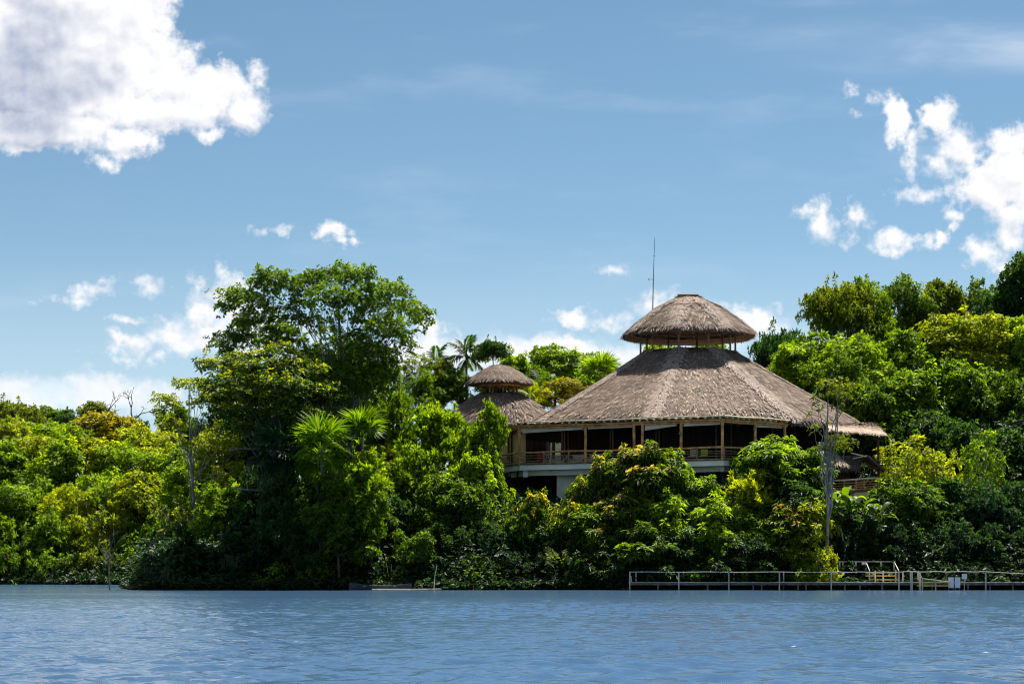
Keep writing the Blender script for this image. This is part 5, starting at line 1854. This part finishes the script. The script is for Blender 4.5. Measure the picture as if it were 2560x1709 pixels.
hero('grey_trunk_tree', z8([(1240, 60, 110, 60), (1380, 80, 110, 60), (1330, 150, 90, 40), (1130, 180, 50, 35), (1420, 170, 60, 40), (1160, 270, 50, 40), (1090, 350, 40, 40), (1330, 290, 40, 35), (1120, 480, 60, 40), (1350, 560, 100, 35),
                            (1430, 620, 100, 50), (1320, 650, 90, 45), (1300, 700, 80, 40), (1170, 660, 50, 35), (1480, 60, 60, 40), (1240, 420, 30, 30)]),
     177.9, (2065, 1330), (2070, 1000), .17, 'airy', 'olive', 'thin grey-trunked tree with sparse leaves standing against the lodge roof', 'bark_pale', dy=1.0, limb=.55, dens=7.0, L=.22, W=.10, twigs=2)
for i, (px, py, Y, n, s) in enumerate([(2085, 1290, 180.6, 11, 1.2), (2122, 1282, 180.8, 12, 1.3), (2162, 1296, 180.6, 11, 1.1), (2200, 1306, 180.4, 10, 1.0), (2105, 1325, 180.0, 9, .8), (2150, 1335, 180.0, 9, .8), (2215, 1345, 180.0, 9, .8)]):
    paddle_plant('banana_plant', px, py, Y, n, s, ['bright', 'bright', 'green', 'green', 'mid', 'dark', 'dark'][i], f'banana-like plant with paddle leaves below the bamboo deck, {ORD[i]} of seven', group='paddle-leaved plants below the deck')
# ------------------------------------------------------------------ hill on the right
HILL = [  # lower plants take dark leaf colours in place of the hill's shadow
    ('umbrella', 1945, 822, 930, 150, 222, 'blue', 'bluish dark tree right behind the lodge roof top'),
    ('round1', 2035, 835, 945, 170, 214, 'green', 'green tree just right of the lodge roof slope'),
    ('whorl0', 1985, 860, 960, 130, 210, 'bright', 'bright tree touching the lodge roof slope'),
    ('fine0', 2100, 880, 1010, 170, 205, 'mid', 'mid-green tree above the straw porch'),
    ('umbrella', 2095, 705, 800, 190, 226, 'olive', 'flat layered crown standing out over the lodge roof'),
    ('fine1', 2160, 700, 850, 170, 228, 'green', 'tall green tree beside the flat layered crown'),
    ('fine0', 2255, 692, 840, 170, 232, 'mid', 'tall tree in the middle of the hill skyline'),
    ('round0', 2345, 705, 840, 160, 234, 'olive', 'tall olive tree on the hill skyline'),
    ('fine1', 2430, 702, 830, 140, 236, 'mid', 'tall tree right of the olive one on the hill skyline'),
    ('fine0', 2500, 705, 840, 130, 230, 'dark', 'dark tree on the hill skyline near the frame edge'),
    ('round2', 2575, 640, 800, 150, 228, 'dark', 'highest tree of the hill, cut by the right frame edge'),
    ('round1', 2150, 840, 980, 190, 212, 'bright', 'broad bright tree halfway up the hill'),
    ('round0', 2250, 830, 970, 190, 214, 'green', 'broad green tree halfway up the hill'),
    ('round2', 2355, 795, 940, 190, 216, 'yellow', 'yellow-tipped broad tree high on the hill'),
    ('layer1', 2455, 790, 930, 190, 214, 'yellow', 'yellow-green broad tree high on the hill'),
    ('round1', 2540, 800, 960, 170, 212, 'bright', 'bright tree at the frame edge high on the hill'),
    ('round0', 2205, 960, 1100, 170, 201, 'mid', 'mid-green tree right behind the straw porch'),
    ('round2', 2290, 930, 1070, 190, 203, 'green', 'green tree in the centre of the hill slope'),
    ('round1', 2385, 905, 1060, 190, 204, 'green', 'big green tree right of the slope centre'),
    ('fine1', 2480, 930, 1090, 200, 202, 'mid', 'mid-green tree on the slope near the frame edge'),
    ('round2', 2565, 950, 1110, 160, 200, 'mid', 'mid-green tree cut by the frame edge on the slope'),
    ('airy', 2265, 1090, 1200, 150, 190, 'yellow', 'pale yellow-green bush in the sunny gap beside the tall post'),
    ('airylow', 2330, 1120, 1230, 130, 188, 'yellow', 'sunlit thin tree over the light gap'),
    ('round1', 2330, 1030, 1170, 170, 195, 'dark', 'dark tree above the sunny gap'),
    ('round0', 2430, 1060, 1220, 190, 192, 'dark', 'dark tree on the lower slope'),
    ('airy', 2455, 1080, 1230, 110, 186, 'green', 'open tree with pale shoots on the lower slope'),
    ('round2', 2535, 1080, 1240, 170, 191, 'dark', 'dark tree on the lower slope at the frame edge'),
    ('round1', 2260, 1200, 1330, 170, 184, 'mid', 'green tree right of the banana-like plants'),
    ('round0', 2360, 1200, 1350, 190, 185, 'dark', 'shaded tree above the boarding step'),
    ('fine0', 2460, 1210, 1370, 190, 184, 'blue', 'bluish shaded tree above the walkway'),
    ('round1', 2550, 1210, 1380, 180, 184, 'blue', 'bluish shaded tree above the walkway at the frame edge'),
    ('round3', 2290, 1310, 1440, 150, 180.5, 'deep', 'dark bush behind the landing'),
    ('fine2', 2390, 1305, 1445, 160, 180, 'blue', 'bluish bush behind the white boards'),
    ('round1', 2480, 1315, 1450, 160, 180, 'deep', 'dark bush behind the last walkway bay'),
    ('fine0', 2565, 1315, 1450, 150, 180, 'deep', 'dark bush behind the walkway at the frame edge'),
    ('bush0', 2170, 1340, 1400, 130, 181, 'mid', 'glossy bush above the landing stair'),
    ('bush1', 2340, 1405, 1470, 130, 177.5, 'deep', 'low dark bush behind the boarding step'),
    ('bush0', 2440, 1405, 1470, 140, 177.5, 'deep', 'low dark bush behind the small square sign'),
    ('bush1', 2530, 1405, 1470, 140, 177.5, 'deep', 'low dark bush behind the far walkway end'),
]
for k, px, top, bot, wide, Y, col, lab in HILL:
    bushy = k.startswith('b') or Y < 189
    plant('hill_bush' if 'bush' in lab else 'hill_tree', k, px, top, bot + 20, wide * 1.25, Y, col, lab, 'bush' if 'bush' in lab else 'tree', 'bushes of the hill' if 'bush' in lab else 'trees of the hill')
p = at(2105, 1420, 170.6)
tag(MB().tube([(p.x + .3, 170.6, gz(p.x, 170.6) - .3), at(2112, 1370, 170.6), at(2102, 1320, 170.8)], [.10, .08, .06], 6).build('dead_sapling', MAT['bark_pale']), 'leaning dead grey sapling behind the landing', 'sapling')

# ------------------------------------------------------------------ dead wood in the water
p = at(271, 1474, 168.5)
bare_tree('drowned_tree', (p.x, 168.5, -.6), 21, 4.6, .40, .10, 'bark_grey', 'small leafless tree standing in the water off the far shore', 4, (.03, 0))
mb = MB()
for i in range(9):
    a = at(398, 1470 + rng.normal(0, 2), 169.4)
    b = at(398 - rng.uniform(25, 95), 1462 + rng.uniform(-4, 10), 169 + rng.normal(0, .8))
    c = (a + b) / 2 + Vector((rng.normal(0, .3), 0, rng.normal(.15, .2)))
    mb.tube([a, c, b], [.07, .045, .015], 5)
tag(mb.build('fallen_branch', MAT['bark_dark']), 'tangle of dark fallen branches in the water at the tip of the point', 'branch')
for i, (px, dx, h) in enumerate([(655, -38, 20), (770, 30, 26), (1150, -32, 24), (1275, 40, 30), (1405, -34, 22)]):
    mb = MB()
    a = at(px, 1452, 168.6)
    for j in range(4):
        b = at(px + dx * rng.uniform(.6, 1.3), 1474 - rng.uniform(0, h), 167.0 + rng.normal(0, .3))
        m_ = (a + b) / 2 + Vector((rng.normal(0, .15), 0, rng.uniform(.05, .35)))
        mb.tube([a, m_, b], [.055, .035, .012], 5)
    tag(mb.build('drooping_branch', MAT['bark_dark']), ['dark branch drooping into the water before the dark hollow', 'dark branch drooping to the water left of the canoe', 'dark branch drooping to the water right of the mooring stick', 'dark branch drooping to the water below the flowering shrubs', 'dark branch drooping to the water before the walkway end'][i], 'branch', 'branches drooping to the water')
a, b = at(985, 1420, 168.2), at(976, 1466, 168.2)
for i in range(3):
    t = at(965 + i * 14, 1405 + i * 4, 168.2)
    tag(MB().tube([at(972 + i * 7, 1476, 168.1), (t + b) / 2, t], [.05, .035, .015], 5).build('dead_sapling', MAT['bark_pale']), f'thin bare sapling behind the canoe, {ORD[i]} of three', 'sapling', 'bare saplings behind the canoe')

# ------------------------------------------------------------------ ground cover of the bank: a tangle nobody could count


def undergrowth():
    N = 52000
    x = rng.uniform(-75, 75, N)
    d = rng.uniform(0, 1, N) ** 1.5 * 34
    y = shore(x) - .9 + d
    # keep the lodge, its porch and the deck free
    free = ~((np.hypot(x - 15, y - 193) < 15.5)) & ~((x > 26) & (x < 35) & (y > 181.5) & (y < 192))
    vis = np.abs(x / y) < .27
    k = free & vis
    x, y, d = x[k], y[k], d[k]
    h = rng.random(len(x)) ** 1.3 * np.minimum(.5 + d * .35, 1.9)
    z = np.maximum(ground(x, y), .02) + h
    C = np.stack([x, y, z], -1)
    A = norm(np.stack([rng.normal(0, .4, len(x)), -.5 + rng.normal(0, .4, len(x)), np.ones(len(x))], -1))
    big = rng.random(len(x)) < .45
    parts = [rosettes(C[big], A[big], 5, .50, .30, (40, 95), .3, .12, .12), rosettes(C[~big], A[~big], 6, .32, .13, (35, 95), .2, .15)]
    V, F, T, Yg = join(parts)
    o = obj('undergrowth', mesh_np('undergrowth', V, F, [MAT['leaf']], {'tint': T, 'young': Yg}))
    tag(o, 'tangled low undergrowth covering the bank between the bushes', kind='stuff')
    colour(o, 'deep')  # dark leaf tone imitates the shade low on the bank


undergrowth()
